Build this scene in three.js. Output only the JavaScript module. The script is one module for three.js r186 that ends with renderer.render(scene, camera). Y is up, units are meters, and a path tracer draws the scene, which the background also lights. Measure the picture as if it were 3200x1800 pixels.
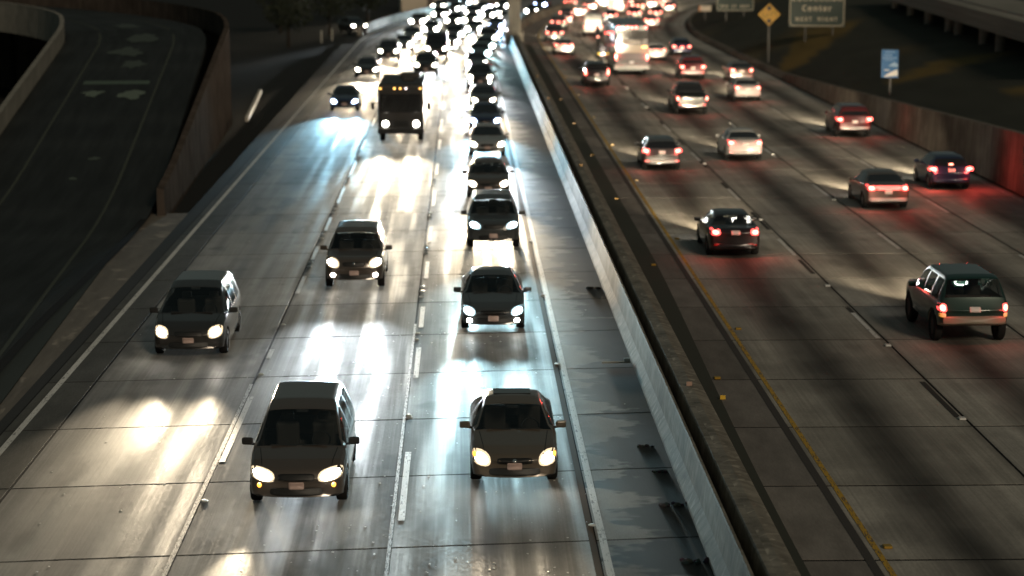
import * as THREE from 'three';
import { RoundedBoxGeometry } from 'three/addons/geometries/RoundedBoxGeometry.js';
import { mergeGeometries } from 'three/addons/utils/BufferGeometryUtils.js';

// ---------------------------------------------------------------- camera, sky, moonlight, exposure
const scene = new THREE.Scene();
const camera = new THREE.PerspectiveCamera(15.311, 1024 / 576, 1, 3000);
camera.rotation.order = 'YXZ';
camera.position.set(0, 11.22, 0);
camera.rotation.set(-THREE.MathUtils.degToRad(9.6294), -THREE.MathUtils.degToRad(1.3203), 0);
camera.focus = 46;
camera.userData.fStop = 0.68;

const renderer = new THREE.WebGLRenderer({ antialias: true });
renderer.setSize(1024, 576);
renderer.toneMapping = THREE.LinearToneMapping;
renderer.toneMappingExposure = 1;
renderer.shadowMap.enabled = true;

{ // night sky over a city: dim, a little warmer and brighter towards the horizon
  const w = 64, h = 32, d = new Float32Array(w * h * 4);
  for (let j = 0; j < h; j++) for (let i = 0; i < w; i++) {
    const el = (j + 0.5) / h * Math.PI - Math.PI / 2, k = el > 0 ? Math.exp(-el * 2.2) : 0.6, o = (j * w + i) * 4;
    d[o] = 0.042 + 0.024 * k; d[o + 1] = 0.058 + 0.022 * k; d[o + 2] = 0.057 + 0.012 * k; d[o + 3] = 1;
  }
  const sky = new THREE.DataTexture(d, w, h, THREE.RGBAFormat, THREE.FloatType);
  sky.mapping = THREE.EquirectangularReflectionMapping; sky.magFilter = THREE.LinearFilter; sky.needsUpdate = true;
  scene.background = sky; scene.environment = sky; scene.environmentIntensity = 1;
}
const moon = new THREE.DirectionalLight(new THREE.Color(1, 0.82, 0.6), 1.0);
moon.position.set(60, 70, 40); moon.target.position.set(5, 0, -90); moon.shadow.radius = 18; moon.castShadow = true;
Object.assign(moon.shadow.camera, { left: -160, right: 160, top: 160, bottom: -160, near: 1, far: 500 });
scene.add(moon, moon.target);

// light strengths
const LAMP_GAIN = 1.0, RED_GAIN = 1.1;

// ---------------------------------------------------------------- helpers
let seed = 7;
const rnd = () => { seed = (seed * 1664525 + 1013904223) >>> 0; return seed / 4294967296; };
const rr = (a, b) => a + (b - a) * rnd();
const lerp = (a, b, t) => a + (b - a) * t, clamp = (x, a = 0, b = 1) => Math.min(b, Math.max(a, x));
const smooth = (a, b, x) => { const t = clamp((x - a) / (b - a)); return t * t * (3 - 2 * t); };
const names = {};
function numbered(n) { const k = names[n] = (names[n] ?? -1) + 1; return k ? `${n}_${String(k).padStart(3, '0')}` : n; }
function tag(o, label, category, group, kind) {
  if (label) o.userData.label = label;
  if (category) o.userData.category = category;
  if (group) o.userData.group = group;
  if (kind) o.userData.kind = kind;
  return o;
}
function thing(name, label, category, pos = [0, 0, 0], turn = 0, group) {
  const o = new THREE.Group(); o.name = numbered(name); o.position.set(...pos); o.rotation.y = turn; scene.add(o);
  return tag(o, label, category, group);
}
function part(name, geo, mat, parent) {
  const m = new THREE.Mesh(geo, mat); m.name = name; m.castShadow = m.receiveShadow = true; parent.add(m); return m;
}
function top(name, geo, mat, label, category, group, kind) {
  const m = new THREE.Mesh(geo, mat); m.name = numbered(name); m.castShadow = m.receiveShadow = true; scene.add(m);
  return tag(m, label, category, group, kind);
}
function structure(name, label) { const g = new THREE.Group(); g.name = numbered(name); scene.add(g); return tag(g, label, null, null, 'structure'); }
const box = (w, h, d, x = 0, y = 0, z = 0) => new THREE.BoxGeometry(w, h, d).translate(x, y, z);
const rbox = (w, h, d, r, x = 0, y = 0, z = 0) => new RoundedBoxGeometry(w, h, d, 2, r).translate(x, y, z);
const cyl = (r0, r1, h, n = 16) => new THREE.CylinderGeometry(r0, r1, h, n);
const std = (c, roughness = 0.7, metalness = 0, more = {}) => new THREE.MeshPhysicalMaterial({ color: new THREE.Color().setRGB(...c), roughness, metalness, specularIntensity: roughness >= 0.75 ? 0.3 : 1, ...more });
const glow = (c, k) => new THREE.MeshStandardMaterial({ color: new THREE.Color().setRGB(0.6, 0.6, 0.6), roughness: 0.3, emissive: new THREE.Color().setRGB(...c), emissiveIntensity: k });

// the road bends to the right beyond 205 m
const shift = (s) => s > 205 ? (s - 205) ** 2 / 756 : 0;
const slope = (s) => s > 205 ? (s - 205) / 378 : 0;
const P = (X, s, y = 0) => [X + shift(s), y, -s];

// value noise
function lattice(n) { const a = new Float32Array(n); for (let i = 0; i < n; i++) a[i] = rnd(); return a; }
const LAT = lattice(65536);
function vnoise(x, y, px, py, salt = 0) {
  const xi = Math.floor(x), yi = Math.floor(y), fx = x - xi, fy = y - yi, u = fx * fx * (3 - 2 * fx), v = fy * fy * (3 - 2 * fy);
  const m = (a, n) => n ? ((a % n) + n) % n : a & 0xffff;
  const g = (a, b) => LAT[(m(a, px) * 374761 + m(b, py) * 668265 + salt * 9176 + (m(a, px) * m(b, py)) * 31) & 65535];
  return lerp(lerp(g(xi, yi), g(xi + 1, yi), u), lerp(g(xi, yi + 1), g(xi + 1, yi + 1), u), v);
}
function fbm(x, y, px, py, oct = 4, salt = 0) { let s = 0, a = 0.5, t = 0; for (let o = 0; o < oct; o++) { s += a * vnoise(x, y, px, py, salt + o); t += a; a *= 0.5; x *= 2; y *= 2; px *= 2; py *= 2; } return s / t; }
// texture from a function of (u, v) -> [r, g, b, roughness, bump], linear values
function texture(w, h, fn, repeat = [1, 1]) {
  const c = new Uint8Array(w * h * 4), r = new Uint8Array(w * h * 4), b = new Uint8Array(w * h * 4);
  const enc = (x) => 255 * (x <= 0.0031308 ? 12.92 * x : 1.055 * Math.pow(x, 1 / 2.4) - 0.055);
  for (let j = 0; j < h; j++) for (let i = 0; i < w; i++) {
    const p = fn((i + 0.5) / w, (j + 0.5) / h), o = (j * w + i) * 4;
    c[o] = enc(clamp(p[0])); c[o + 1] = enc(clamp(p[1])); c[o + 2] = enc(clamp(p[2])); c[o + 3] = 255;
    r[o] = r[o + 1] = r[o + 2] = 255 * clamp(p[3]); r[o + 3] = 255;
    b[o] = b[o + 1] = b[o + 2] = 255 * clamp(p[4]); b[o + 3] = 255;
  }
  const mk = (d, srgb) => { const t = new THREE.DataTexture(d, w, h, THREE.RGBAFormat); t.wrapS = t.wrapT = THREE.RepeatWrapping; t.magFilter = THREE.LinearFilter; t.repeat.set(...repeat); if (srgb) t.colorSpace = THREE.SRGBColorSpace; t.needsUpdate = true; return t; };
  return { map: mk(c, true), roughnessMap: mk(r), bumpMap: mk(b) };
}
const textured = (t, bumpScale = 0.004, more = {}) => new THREE.MeshPhysicalMaterial({ ...t, roughness: 1, bumpScale, specularIntensity: 0.35, ...more });

// ---------------------------------------------------------------- surfaces
// one lane of worn concrete, u across the lane, v along 41.2 m
function laneFn(salt, tone, oilDepth, oilWidth, tint, steady = 0) {
  const patches = [];
  for (let k = 0; k < 10; k++) patches.push([rr(0.02, 0.8), rnd(), rr(0.08, 0.3), rr(0.01, 0.05), rr(-0.13, 0.1)]);
  const spots = [];
  for (let k = 0; k < 22; k++) spots.push([rr(0.36, 0.64), rnd(), rr(0.04, 0.12), rr(0.006, 0.022), rr(0.15, 0.6)]);
  return (u, v) => {
    const n = fbm(u * 5, v * 40, 5, 40, 4, salt), fine = vnoise(u * 128, v * 512, 128, 512, salt + 9);
    const streak = vnoise(u * 96, v * 14, 96, 14, salt + 20), streak2 = vnoise(u * 230, v * 24, 230, 24, salt + 27), wide = vnoise(u * 14, v * 6, 14, 6, salt + 24);
    let k = tone * (0.74 + 0.42 * n) * (0.90 + 0.2 * fine) * (0.82 + 0.2 * streak + 0.16 * streak2) * lerp(0.62 + 0.72 * wide, 0.86 + 0.28 * wide, steady) * (1 - lerp(0.45, 0.2, steady) * smooth(0.6, 0.78, fbm(u * 4, v * 16, 4, 16, 4, salt + 61)));
    const along = vnoise(0, v * 22, 1, 22, salt + 31), c = 0.47 + 0.05 * (vnoise(0, v * 9, 1, 9, salt + 33) - 0.5);
    const oil = Math.exp(-(((u - c) / oilWidth) ** 2)) * lerp(0.45 + 0.55 * along, 0.86 + 0.14 * along, steady);
    k *= 1 - oilDepth * oil;
    for (const [a, b, ra, rb, d] of spots) {
      let dv = Math.abs(v - b); dv = Math.min(dv, 1 - dv);
      if (dv < rb * 2.4) { const q = ((u - a) / ra) ** 2 + (dv / rb) ** 2; k *= 1 - (1 - 0.75 * steady) * d * oilDepth * 1.2 * clamp(1.5 - q - 0.9 * vnoise(u * 30, v * 200, 30, 200, salt + 40)); }
    }
    for (const [a, b, pw, ph, d] of patches) if (u > a && u < a + pw && v > b && v < b + ph) k *= 1 + d;
    k *= 1 - 0.35 * (smooth(0.05, 0, u) + smooth(0.95, 1, u)) * (0.4 + 0.6 * vnoise(u * 20, v * 60, 20, 60, salt + 50));
    const wheel = Math.exp(-(((Math.abs(u - 0.5) - 0.22) / 0.09) ** 2));
    return [k * tint[0], k * tint[1], k * tint[2], 0.8 - 0.1 * wheel - lerp(0.21, 0.08, steady) * smooth(0.4, 0.9, wide) - 0.06 * smooth(0.6, 0.9, streak) + 0.14 * (fine - 0.5) - 0.12 * oil, 0.35 * streak + 0.4 * streak2 + 0.35 * fine];
  };
}
const laneA = textured(texture(512, 2048, laneFn(1, 0.28, 0.5, 0.07, [1, 0.97, 0.92])), 0.0015, { specularIntensity: 0.75 });
const laneB = textured(texture(512, 2048, laneFn(60, 0.3, 0.72, 0.06, [1, 0.98, 0.94])), 0.0015, { specularIntensity: 0.75 });
const laneR = textured(texture(512, 2048, laneFn(130, 0.38, 0.82, 0.19, [1, 0.93, 0.82], 1)), 0.0014);
const laneR2 = textured(texture(512, 2048, laneFn(190, 0.36, 0.78, 0.17, [1, 0.94, 0.84], 1)), 0.0014);
const shoulderMat = textured(texture(512, 2048, (u, v) => { // u = 0 at the lane, 1 at the barrier: dark wet-looking stains reach out from the barrier
  const n = fbm(u * 4, v * 60, 4, 60, 4, 301), fine = vnoise(u * 128, v * 512, 128, 512, 309), reach = fbm(0.5, v * 46, 1, 46, 4, 320) * 0.9 + fbm(u * 3, v * 90, 3, 90, 3, 330) * 0.5;
  const stain = smooth(0.5, 0.61, u * 0.5 + reach * 0.62 + 0.16 * fbm(u * 9, v * 260, 9, 260, 3, 340) - 0.14), k = 0.25 * (0.75 + 0.5 * n) * (0.9 + 0.2 * fine) * (1 - 0.84 * stain);
  return [k, k * 0.97, k * 0.9, 0.66 - 0.12 * stain, fine * 0.6 + n * 0.4];
}), 0.0014);
const rightShoulderMat = textured(texture(256, 1024, (u, v) => {
  const n = fbm(u * 5, v * 40, 5, 40, 4, 401), fine = vnoise(u * 90, v * 400, 90, 400, 402), k = 0.18 * (0.7 + 0.55 * n) * (0.9 + 0.2 * fine);
  return [k * 1.05, k * 0.95, k * 0.86, 0.8, fine * 0.6 + n * 0.4];
}), 0.0014);
const edgeMat = textured(texture(256, 1024, (u, v) => {
  const n = fbm(u * 4, v * 40, 4, 40, 4, 431), fine = vnoise(u * 70, v * 400, 70, 400, 433), k = 0.075 * (0.6 + 0.7 * n) * (0.85 + 0.3 * fine);
  return [k * 1.02, k, k * 0.9, 0.8, fine * 0.6 + n * 0.4];
}), 0.0014);
const goreMat = textured(texture(256, 1024, (u, v) => {
  const n = fbm(u * 4, v * 30, 4, 30, 4, 451), sm = smooth(0.62, 0.85, fbm(u * 2 + v * 6, v * 46, 0, 46, 3, 460)), fine = vnoise(u * 90, v * 400, 90, 400, 462), k = 0.13 * (0.7 + 0.6 * n) * (0.9 + 0.2 * fine) * (1 + 0.9 * sm);
  return [k * 1.12, k * 0.98, k * 0.8, 0.8, fine * 0.6];
}, [1, 1]), 0.0014);
const asphaltMat = textured(texture(512, 1024, (u, v) => {
  const n = fbm(u * 6, v * 14, 6, 14, 4, 501), fine = vnoise(u * 200, v * 400, 200, 400, 503), k = 0.021 * (0.6 + 0.7 * n) * (0.75 + 0.5 * fine) * (1 + 0.3 * Math.exp(-(((Math.abs(u - 0.5) - 0.14) / 0.06) ** 2)));
  return [k * 0.95, k * 1.02, k * 0.98, 0.72 - 0.1 * n, fine];
}), 0.0014);
const barrierMat = textured(texture(512, 512, (u, v) => { // u along 8 m, v up the face
  const n = fbm(u * 10, v * 4, 10, 4, 4, 551), drip = fbm(u * 60 + v * 3, v * 2, 60, 2, 3, 560), scr = smooth(0.74, 0.9, vnoise(u * 70 - v * 9, v * 5, 0, 5, 566)), fine = vnoise(u * 250, v * 120, 250, 120, 570);
  const k = 0.27 * (0.5 + 0.7 * n) * (0.55 + 0.75 * drip) * (0.92 + 0.16 * fine) + 0.16 * scr * (1 - v);
  return [k * 0.92, k * 0.84, k * 0.7, 0.8, 0.5 * fine + 0.5 * drip];
}), 0.0014);
const wallMat = textured(texture(512, 512, (u, v) => { // vertical streaks of dirt
  const n = fbm(u * 8, v * 5, 8, 5, 4, 601), drip = fbm(u * 40, v * 1.5, 40, 0, 4, 610), fine = vnoise(u * 200, v * 200, 200, 200, 615), k = 0.26 * (0.65 + 0.5 * n) * (0.45 + 0.95 * drip) * (0.92 + 0.16 * fine);
  return [k * 1.04, k * 0.93, k * 0.84, 0.85, 0.6 * fine + 0.4 * n];
}), 0.0014);
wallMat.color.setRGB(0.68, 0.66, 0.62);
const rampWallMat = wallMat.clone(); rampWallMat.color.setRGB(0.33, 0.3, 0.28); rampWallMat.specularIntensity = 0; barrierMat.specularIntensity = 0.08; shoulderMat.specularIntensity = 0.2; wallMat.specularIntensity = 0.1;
const concreteMat = textured(texture(256, 256, (u, v) => {
  const n = fbm(u * 6, v * 6, 6, 6, 5, 651), k = 0.24 * (0.65 + 0.6 * n);
  return [k * 1.02, k * 0.97, k * 0.84, 0.88, n];
}), 0.01);
const jointMat = std([0.012, 0.012, 0.012], 0.95);
const whitePaint = textured(texture(128, 512, (u, v) => {
  const n = fbm(u * 6, v * 40, 6, 40, 4, 701), w = smooth(0.22, 0.42, n), k = lerp(0.2, 0.66, w) * (0.85 + 0.3 * vnoise(u * 60, v * 200, 60, 200, 703));
  return [k, k * 0.98, k * 0.93, 0.55, n];
}), 0.003);
const wornPaint = textured(texture(128, 512, (u, v) => {
  const n = fbm(u * 8, v * 60, 8, 60, 4, 711), w = smooth(0.4, 0.56, n), k = lerp(0.16, 0.55, w);
  return [k, k * 0.98, k * 0.94, 0.6, n];
}), 0.003);
const yellowPaint = textured(texture(128, 512, (u, v) => {
  const n = fbm(u * 8, v * 50, 8, 50, 4, 721), w = smooth(0.3, 0.48, n);
  return [lerp(0.12, 0.5, w), lerp(0.1, 0.3, w), lerp(0.08, 0.035, w), 0.6, n];
}), 0.003);
const dimPaint = std([0.06, 0.068, 0.055], 0.8);

// ---------------------------------------------------------------- ground and roads
{
  const g = new THREE.PlaneGeometry(1600, 1600, 1, 1).rotateX(-Math.PI / 2).translate(0, -0.3, -500);
  top('ground', g, std([0.02, 0.021, 0.02], 0.95), 'dark bare ground on both sides of the motorway', null, null, 'structure');
}
const ROW = 5.15;
// a concrete slab with chamfered edges; corners in (X, s)
function slabGeo(x0, x1, s0, s1, skew, y, uvOf) {
  const gap = 0.03, gs = skew ? 0.035 : 0.045, ch = 0.004, dep = 0.03;
  const ring = (i, yy) => [[x0 + gap + i, s0 + gs + i], [x1 - gap - i, s0 + gs + i], [x1 - gap - i, s1 - gs - i], [x0 + gap + i, s1 - gs - i]].map(([x, s]) => { const q = s + skew * x; return [...P(x, q, yy), ...uvOf(x, q)]; });
  const A = ring(ch, y), B = ring(0, y - 0.004), C = ring(0, y - dep), pos = [], uv = [];
  const quad = (a, b, c, d) => { for (const v of [a, b, c, a, c, d]) { pos.push(v[0], v[1], v[2]); uv.push(v[3], v[4]); } };
  quad(...A);
  for (let i = 0; i < 4; i++) { const j = (i + 1) % 4; quad(B[i], B[j], A[j], A[i]); quad(C[i], C[j], B[j], B[i]); }
  const g = new THREE.BufferGeometry(); g.setAttribute('position', new THREE.Float32BufferAttribute(pos, 3)); g.setAttribute('uv', new THREE.Float32BufferAttribute(uv, 2)); g.computeVertexNormals(); return g;
}
// a ribbon along the road between two offsets
function ribbon(x0, x1, sA, sB, y, step = 4, uvOf = (x, s) => [(x - x0) / (x1 - x0), s / 41.2], nx = 1) {
  const pos = [], uv = [], idx = [], n = Math.max(1, Math.ceil((sB - sA) / step));
  const f0 = typeof x0 === 'function' ? x0 : () => x0, f1 = typeof x1 === 'function' ? x1 : () => x1;
  for (let i = 0; i <= n; i++) { const s = lerp(sA, sB, i / n); for (let k = 0; k <= nx; k++) { const x = lerp(f0(s), f1(s), k / nx); pos.push(...P(x, s, typeof y === 'function' ? y(x, s) : y)); uv.push(...(typeof x0 === 'function' ? [k / nx, s / 41.2] : uvOf(x, s))); } }
  for (let i = 0; i < n; i++) for (let k = 0; k < nx; k++) { const a = i * (nx + 1) + k, b = a + 1, c = a + nx + 1, d = c + 1; idx.push(a, b, d, a, d, c); }
  const g = new THREE.BufferGeometry(); g.setAttribute('position', new THREE.Float32BufferAttribute(pos, 3)); g.setAttribute('uv', new THREE.Float32BufferAttribute(uv, 2)); g.setIndex(idx); g.computeVertexNormals(); return g;
}
const toned = new Map();
function tone(mat) { if (!toned.has(mat)) toned.set(mat, [0.8, 0.9, 1, 1, 1.1].map((k) => { if (k === 1) return mat; const m = mat.clone(); m.color.setRGB(k, k, k * 0.99); return m; })); const t = toned.get(mat); return t[Math.floor(rnd() * t.length)]; }
function carriageway(label, lanes, skew) {
  const road = structure('road', label);
  const xa = lanes[0][0], xb = lanes[lanes.length - 1][1];
  part('joint_filler', ribbon(xa - 0.05, xb + 0.05, 24, 420, -0.005), jointMat, road);
  const far = new Map();
  lanes.forEach(([x0, x1, mat, off], li) => {
    const uvOf = (x, s) => [(x - x0) / (x1 - x0), s / 41.2 + off];
    for (let r = 0; r < 36; r++) {
      const s0 = 27.65 + r * ROW + (skew ? 0 : -1.1);
      part('slab', slabGeo(x0, x1, s0, s0 + ROW, skew, rr(-0.0012, 0.0012), uvOf), tone(mat), road);
    }
    for (let s = 27.65 + 36 * ROW + (skew ? 0 : -1.1); s < 420; s += ROW) { if (!far.has(mat)) far.set(mat, []); far.get(mat).push(slabGeo(x0, x1, s, s + ROW, skew, rr(-0.0012, 0.0012), uvOf)); }
  });
  for (const [mat, gs] of far) tag(part('slab', mergeGeometries(gs), mat, road), null, null, null, 'stuff');
  return road;
}
const roadL = carriageway('concrete carriageway of three lanes with the oncoming headlights', [[-10.35, -9.15, edgeMat, 0], [-9.15, -5.22, laneA, 0], [-5.22, -1.36, laneB, 0.37], [-1.36, 2.42, laneA, 0.61], [2.42, 4.42, shoulderMat, 0]], 0.105);
const roadR = carriageway('darker concrete carriageway of four lanes with the tail lights', [[5.55, 7.25, rightShoulderMat, 0], [7.25, 11.55, laneR, 0.13], [11.55, 15.45, laneR2, 0.4], [15.45, 19.3, laneR, 0.71], [19.3, 23.3, laneR2, 0.9]], 0);

function line(road, x, w, sA, sB, mat, y = 0.008) { return part('lane_line', ribbon(x - w / 2, x + w / 2, sA, sB, y, 2.5, (q, s) => [(q - x) / w + 0.5, s / 6]), mat, road); }
// left carriageway
line(roadL, -10.0, 0.15, 30, 205, whitePaint); line(roadL, -10.0, 0.15, 205, 400, whitePaint);
line(roadL, 2.56, 0.14, 30, 120, whitePaint); line(roadL, 2.56, 0.14, 120, 400, whitePaint);
part('lane_line', ribbon(2.3, 2.42, 30, 400, 0.008), std([0.1, 0.07, 0.045], 0.9), roadL).userData.label = 'rust brown seam beside the worn white line';
for (const [a, b] of [[39.6, 45], [52.7, 56.6], [59.5, 62.8], [68, 71.5], [76, 80], [86, 91], [97, 101.5], [108, 113], [120, 125], [132, 137], [144, 149], [158, 163], [172, 177], [187, 192]]) line(roadL, -1.2, 0.13, a, b, whitePaint);
for (const [a, b] of [[44.2, 50.6], [55.2, 56.4], [65.2, 68.5], [72, 75], [79, 82.6], [87, 92], [97, 103], [108, 113], [121, 126], [134, 139], [148, 153], [163, 168], [178, 183], [192, 197]]) line(roadL, -5.12, 0.13, a, b, whitePaint);
line(roadL, -1.37, 0.07, 30, 60, wornPaint); line(roadL, -5.25, 0.09, 30, 52, wornPaint); // pale joint sealant
// right carriageway
line(roadR, 7.5, 0.11, 28, 120, yellowPaint); line(roadR, 7.5, 0.11, 120, 205, yellowPaint); line(roadR, 7.5, 0.11, 205, 400, yellowPaint);
part('lane_line', ribbon(7.17, 7.34, 28, 205, 0.008), std([0.065, 0.06, 0.056], 0.85), roadR).userData.label = 'dark strip beside the yellow line';
for (let k = 0; k < 12; k++) { const a = 57.6 + k * 14.95; line(roadR, 11.4, 0.13, a, a + 3.9, whitePaint); }
for (let k = 0; k < 12; k++) { const a = 74 + k * 14.95 - 29.9; line(roadR, 15.3, 0.13, a, a + 3.9, whitePaint); }
for (let k = 0; k < 12; k++) { const a = 68.6 + k * 14.95 - 14.95; line(roadR, 19.15, 0.13, a, a + 3.9, whitePaint); }
line(roadR, 22.95, 0.15, 40, 205, wornPaint); line(roadR, 22.95, 0.15, 205, 400, wornPaint);
for (let k = 0; k < 14; k++) { const a = 48 + k * 10.3; part('lane_line', ribbon(11.33, 11.47, a, a + rr(3, 5), 0.006), std([0.05, 0.048, 0.045], 0.85), roadR).userData.label = 'dark strip where an old lane line was painted out'; }

// strips of ground between the lanes and the walls
top('shoulder', ribbon((s) => -10.62 - 0.006 * Math.max(0, s - 50), -10.35, 28, 205, 0.004), std([0.03, 0.03, 0.028], 0.9), 'narrow dark asphalt strip outside the left white line', null, null, 'structure');
// ---------------------------------------------------------------- left ramp
const rampC = (q) => { // q along the ramp from s = 30: straight, then an arc to the left
  const s0 = 30, sl = 0.064, sT = 124, c = Math.cos(Math.atan(sl)), qT = (sT - s0) / c;
  if (q <= qT) { const s = s0 + q * c; return [-12.65 - sl * (s - s0), s, Math.atan(sl)]; }
  const R = 31, a0 = Math.atan(sl), a = a0 + (q - qT) / R;
  return [-12.65 - sl * (sT - s0) - R * (Math.cos(a0) - Math.cos(a)), sT + R * (Math.sin(a) - Math.sin(a0)), a];
};
const rampH = (q) => { const t = q - 46; return t < 0 ? 0.02 : t < 16 ? 0.02 + 0.108 * t * t / 32 : Math.min(0.02 + 0.108 * (t - 8), 0.02 + 0.108 * 46 + 0.03 * Math.max(0, t - 54)); };
const rampP = (q, off, y) => { const [x, s, a] = rampC(q); return [x + off * Math.cos(a), y, -(s + off * Math.sin(a))]; };
function sweep(section, q0, q1, step, uvs = 6) { // section(q) -> list of [offset, height] along the ramp, open strip; closed at the ends
  const pos = [], uv = [], idx = [], n = Math.max(1, Math.ceil((q1 - q0) / step)); let m = 0;
  for (let i = 0; i <= n; i++) { const q = lerp(q0, q1, i / n), sec = section(q); m = sec.length; let d = 0; sec.forEach(([o, y], k) => { if (k) d += Math.hypot(o - sec[k - 1][0], y - sec[k - 1][1]); pos.push(...rampP(q, o, y)); uv.push(q / uvs, d / 4); }); }
  for (let i = 0; i < n; i++) for (let k = 0; k < m - 1; k++) { const a = i * m + k, b = a + 1, c = a + m, d = c + 1; idx.push(a, c, b, b, c, d); }
  for (let k = 1; k < m - 1; k++) { idx.push(0, k, k + 1); idx.push(n * m, n * m + k + 1, n * m + k); }
  const g = new THREE.BufferGeometry(); g.setAttribute('position', new THREE.Float32BufferAttribute(pos, 3)); g.setAttribute('uv', new THREE.Float32BufferAttribute(uv, 2)); g.setIndex(idx);
  const f = g.toNonIndexed(); f.computeVertexNormals(); return f;
}
const wallOff = (q) => 4.15 + 0.9 * clamp((q - 52) / 45);
{
  const ramp = structure('ramp_road', 'dark asphalt slip road rising and curving away to the left');
  part('deck', sweep((q) => [[2.4 + 1.5 * smooth(20, 56, q), rampH(q)], [-4.2, rampH(q)], [-4.2, rampH(q) - (q > 100 ? 0.9 : 0.4)], [2.4 + 1.5 * smooth(20, 56, q), rampH(q) - (q > 100 ? 0.9 : 0.4)]], 0, 190, 2, 20), asphaltMat, ramp);
  for (const o of [2.05, -2.2]) part('lane_line', sweep((q) => [[o + 0.06, rampH(q) + 0.006], [o - 0.06, rampH(q) + 0.006]], 6, 118, 3), dimPaint, ramp);
  part('patch', sweep((q) => [[1.6, rampH(q) + 0.007], [-1.8, rampH(q) + 0.007]], 82, 83, 1), std([0.07, 0.1, 0.07], 0.6), ramp).userData.label = 'pale transverse bar across the slip road';
  const blot = (q, o, r, k) => { const pts = []; for (let i = 0; i < 18; i++) { const a = i / 18 * 6.283, rad = r * (0.55 + 0.75 * rnd()); pts.push([q + Math.sin(a) * rad * 1.6, o + Math.cos(a) * rad]); } const pos = []; for (let i = 0; i < 18; i++) { for (const [a, b] of [[q, o], pts[i], pts[(i + 1) % 18]]) pos.push(...rampP(a, b, rampH(a) + 0.012)); } const g = new THREE.BufferGeometry(); g.setAttribute('position', new THREE.Float32BufferAttribute(pos, 3)); g.computeVertexNormals(); part('patch', g, std([k, k * 1.25, k * 0.95], 0.65), ramp); };
  blot(79.5, -1.0, 0.55, 0.12); blot(79, 0.9, 0.7, 0.12); blot(88, 0.4, 0.8, 0.05); blot(92, -0.4, 0.9, 0.05); blot(97, 0.3, 1.0, 0.045); blot(103, -0.2, 1.0, 0.04); blot(60, 0.1, 0.2, 0.07); blot(64, 0.6, 0.25, 0.06);
  // concrete gore between slip road and motorway, with its darker bank
  const edge = (s) => { const q = (s - 30) * 1.002; return rampC(q)[0] + 2.4 + 1.5 * smooth(20, 56, q); };
  const goreIn = (s) => Math.min(-10.7, -11.35 - 0.046 * (s - 58));
  top('shoulder', ribbon(goreIn, (s) => -10.62 - 0.006 * Math.max(0, s - 50), 36, 84, 0.006, 3), goreMat, 'brown concrete wedge between slip road and motorway with pale smears', null, null, 'structure');
  top('verge', ribbon((s) => edge(s) - 0.1, goreIn, 36, 84, 0.03, 3), std([0.035, 0.043, 0.038], 0.9), 'dark green strip between the slip road and the brown concrete wedge', null, null, 'structure');
  top('curb', ribbon((s) => edge(s) - 0.22, (s) => edge(s) + 0.05, 36, 84, 0.12, 3), std([0.012, 0.012, 0.012], 0.95), 'low black kerb along the right edge of the slip road', null, null, 'structure');
  // walls of the ramp, panel by panel
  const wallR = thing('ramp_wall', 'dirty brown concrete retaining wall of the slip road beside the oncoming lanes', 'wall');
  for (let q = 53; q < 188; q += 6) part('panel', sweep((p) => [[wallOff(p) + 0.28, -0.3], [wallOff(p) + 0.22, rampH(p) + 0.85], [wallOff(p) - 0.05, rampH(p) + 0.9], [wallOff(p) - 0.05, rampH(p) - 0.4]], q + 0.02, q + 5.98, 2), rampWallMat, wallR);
  const wallL = thing('ramp_parapet', 'dark parapet along the left side of the slip road', 'wall');
  for (let q = 30; q < 188; q += 6) part('panel', sweep((p) => [[-4.25, rampH(p) - 1], [-4.25, rampH(p) + 0.9], [-4.5, rampH(p) + 0.9], [-4.55, rampH(p) - 1]], q + 0.02, q + 5.98, 2), concreteMat, wallL);
}
{ // behind the ramp, far left
  const col = (x, s, w, h, label) => { const t = thing('bridge_column', label, 'column', [x, -0.3, -s], 0.1); part('shaft', rbox(w, h, 1, 0.06, 0, h / 2, 0), concreteMat, t); part('cap', box(w * 1.25, 0.4, 1.3, 0, h + 0.2, 0), concreteMat, t); };
  col(-33, 176, 1.9, 3.6, 'wide grey concrete column under the curving slip road');
  const pole = thing('utility_pole', 'thin dark pole at the far left edge below the slip road', 'pole', [-31.2, -0.3, -150]); part('shaft', cyl(0.16, 0.2, 5.4).translate(0, 2.7, 0), std([0.03, 0.027, 0.025], 0.9), pole); part('crossarm', box(0.9, 0.1, 0.1, 0, 4.9, 0.1), std([0.03, 0.027, 0.025], 0.9), pole);
}

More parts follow.
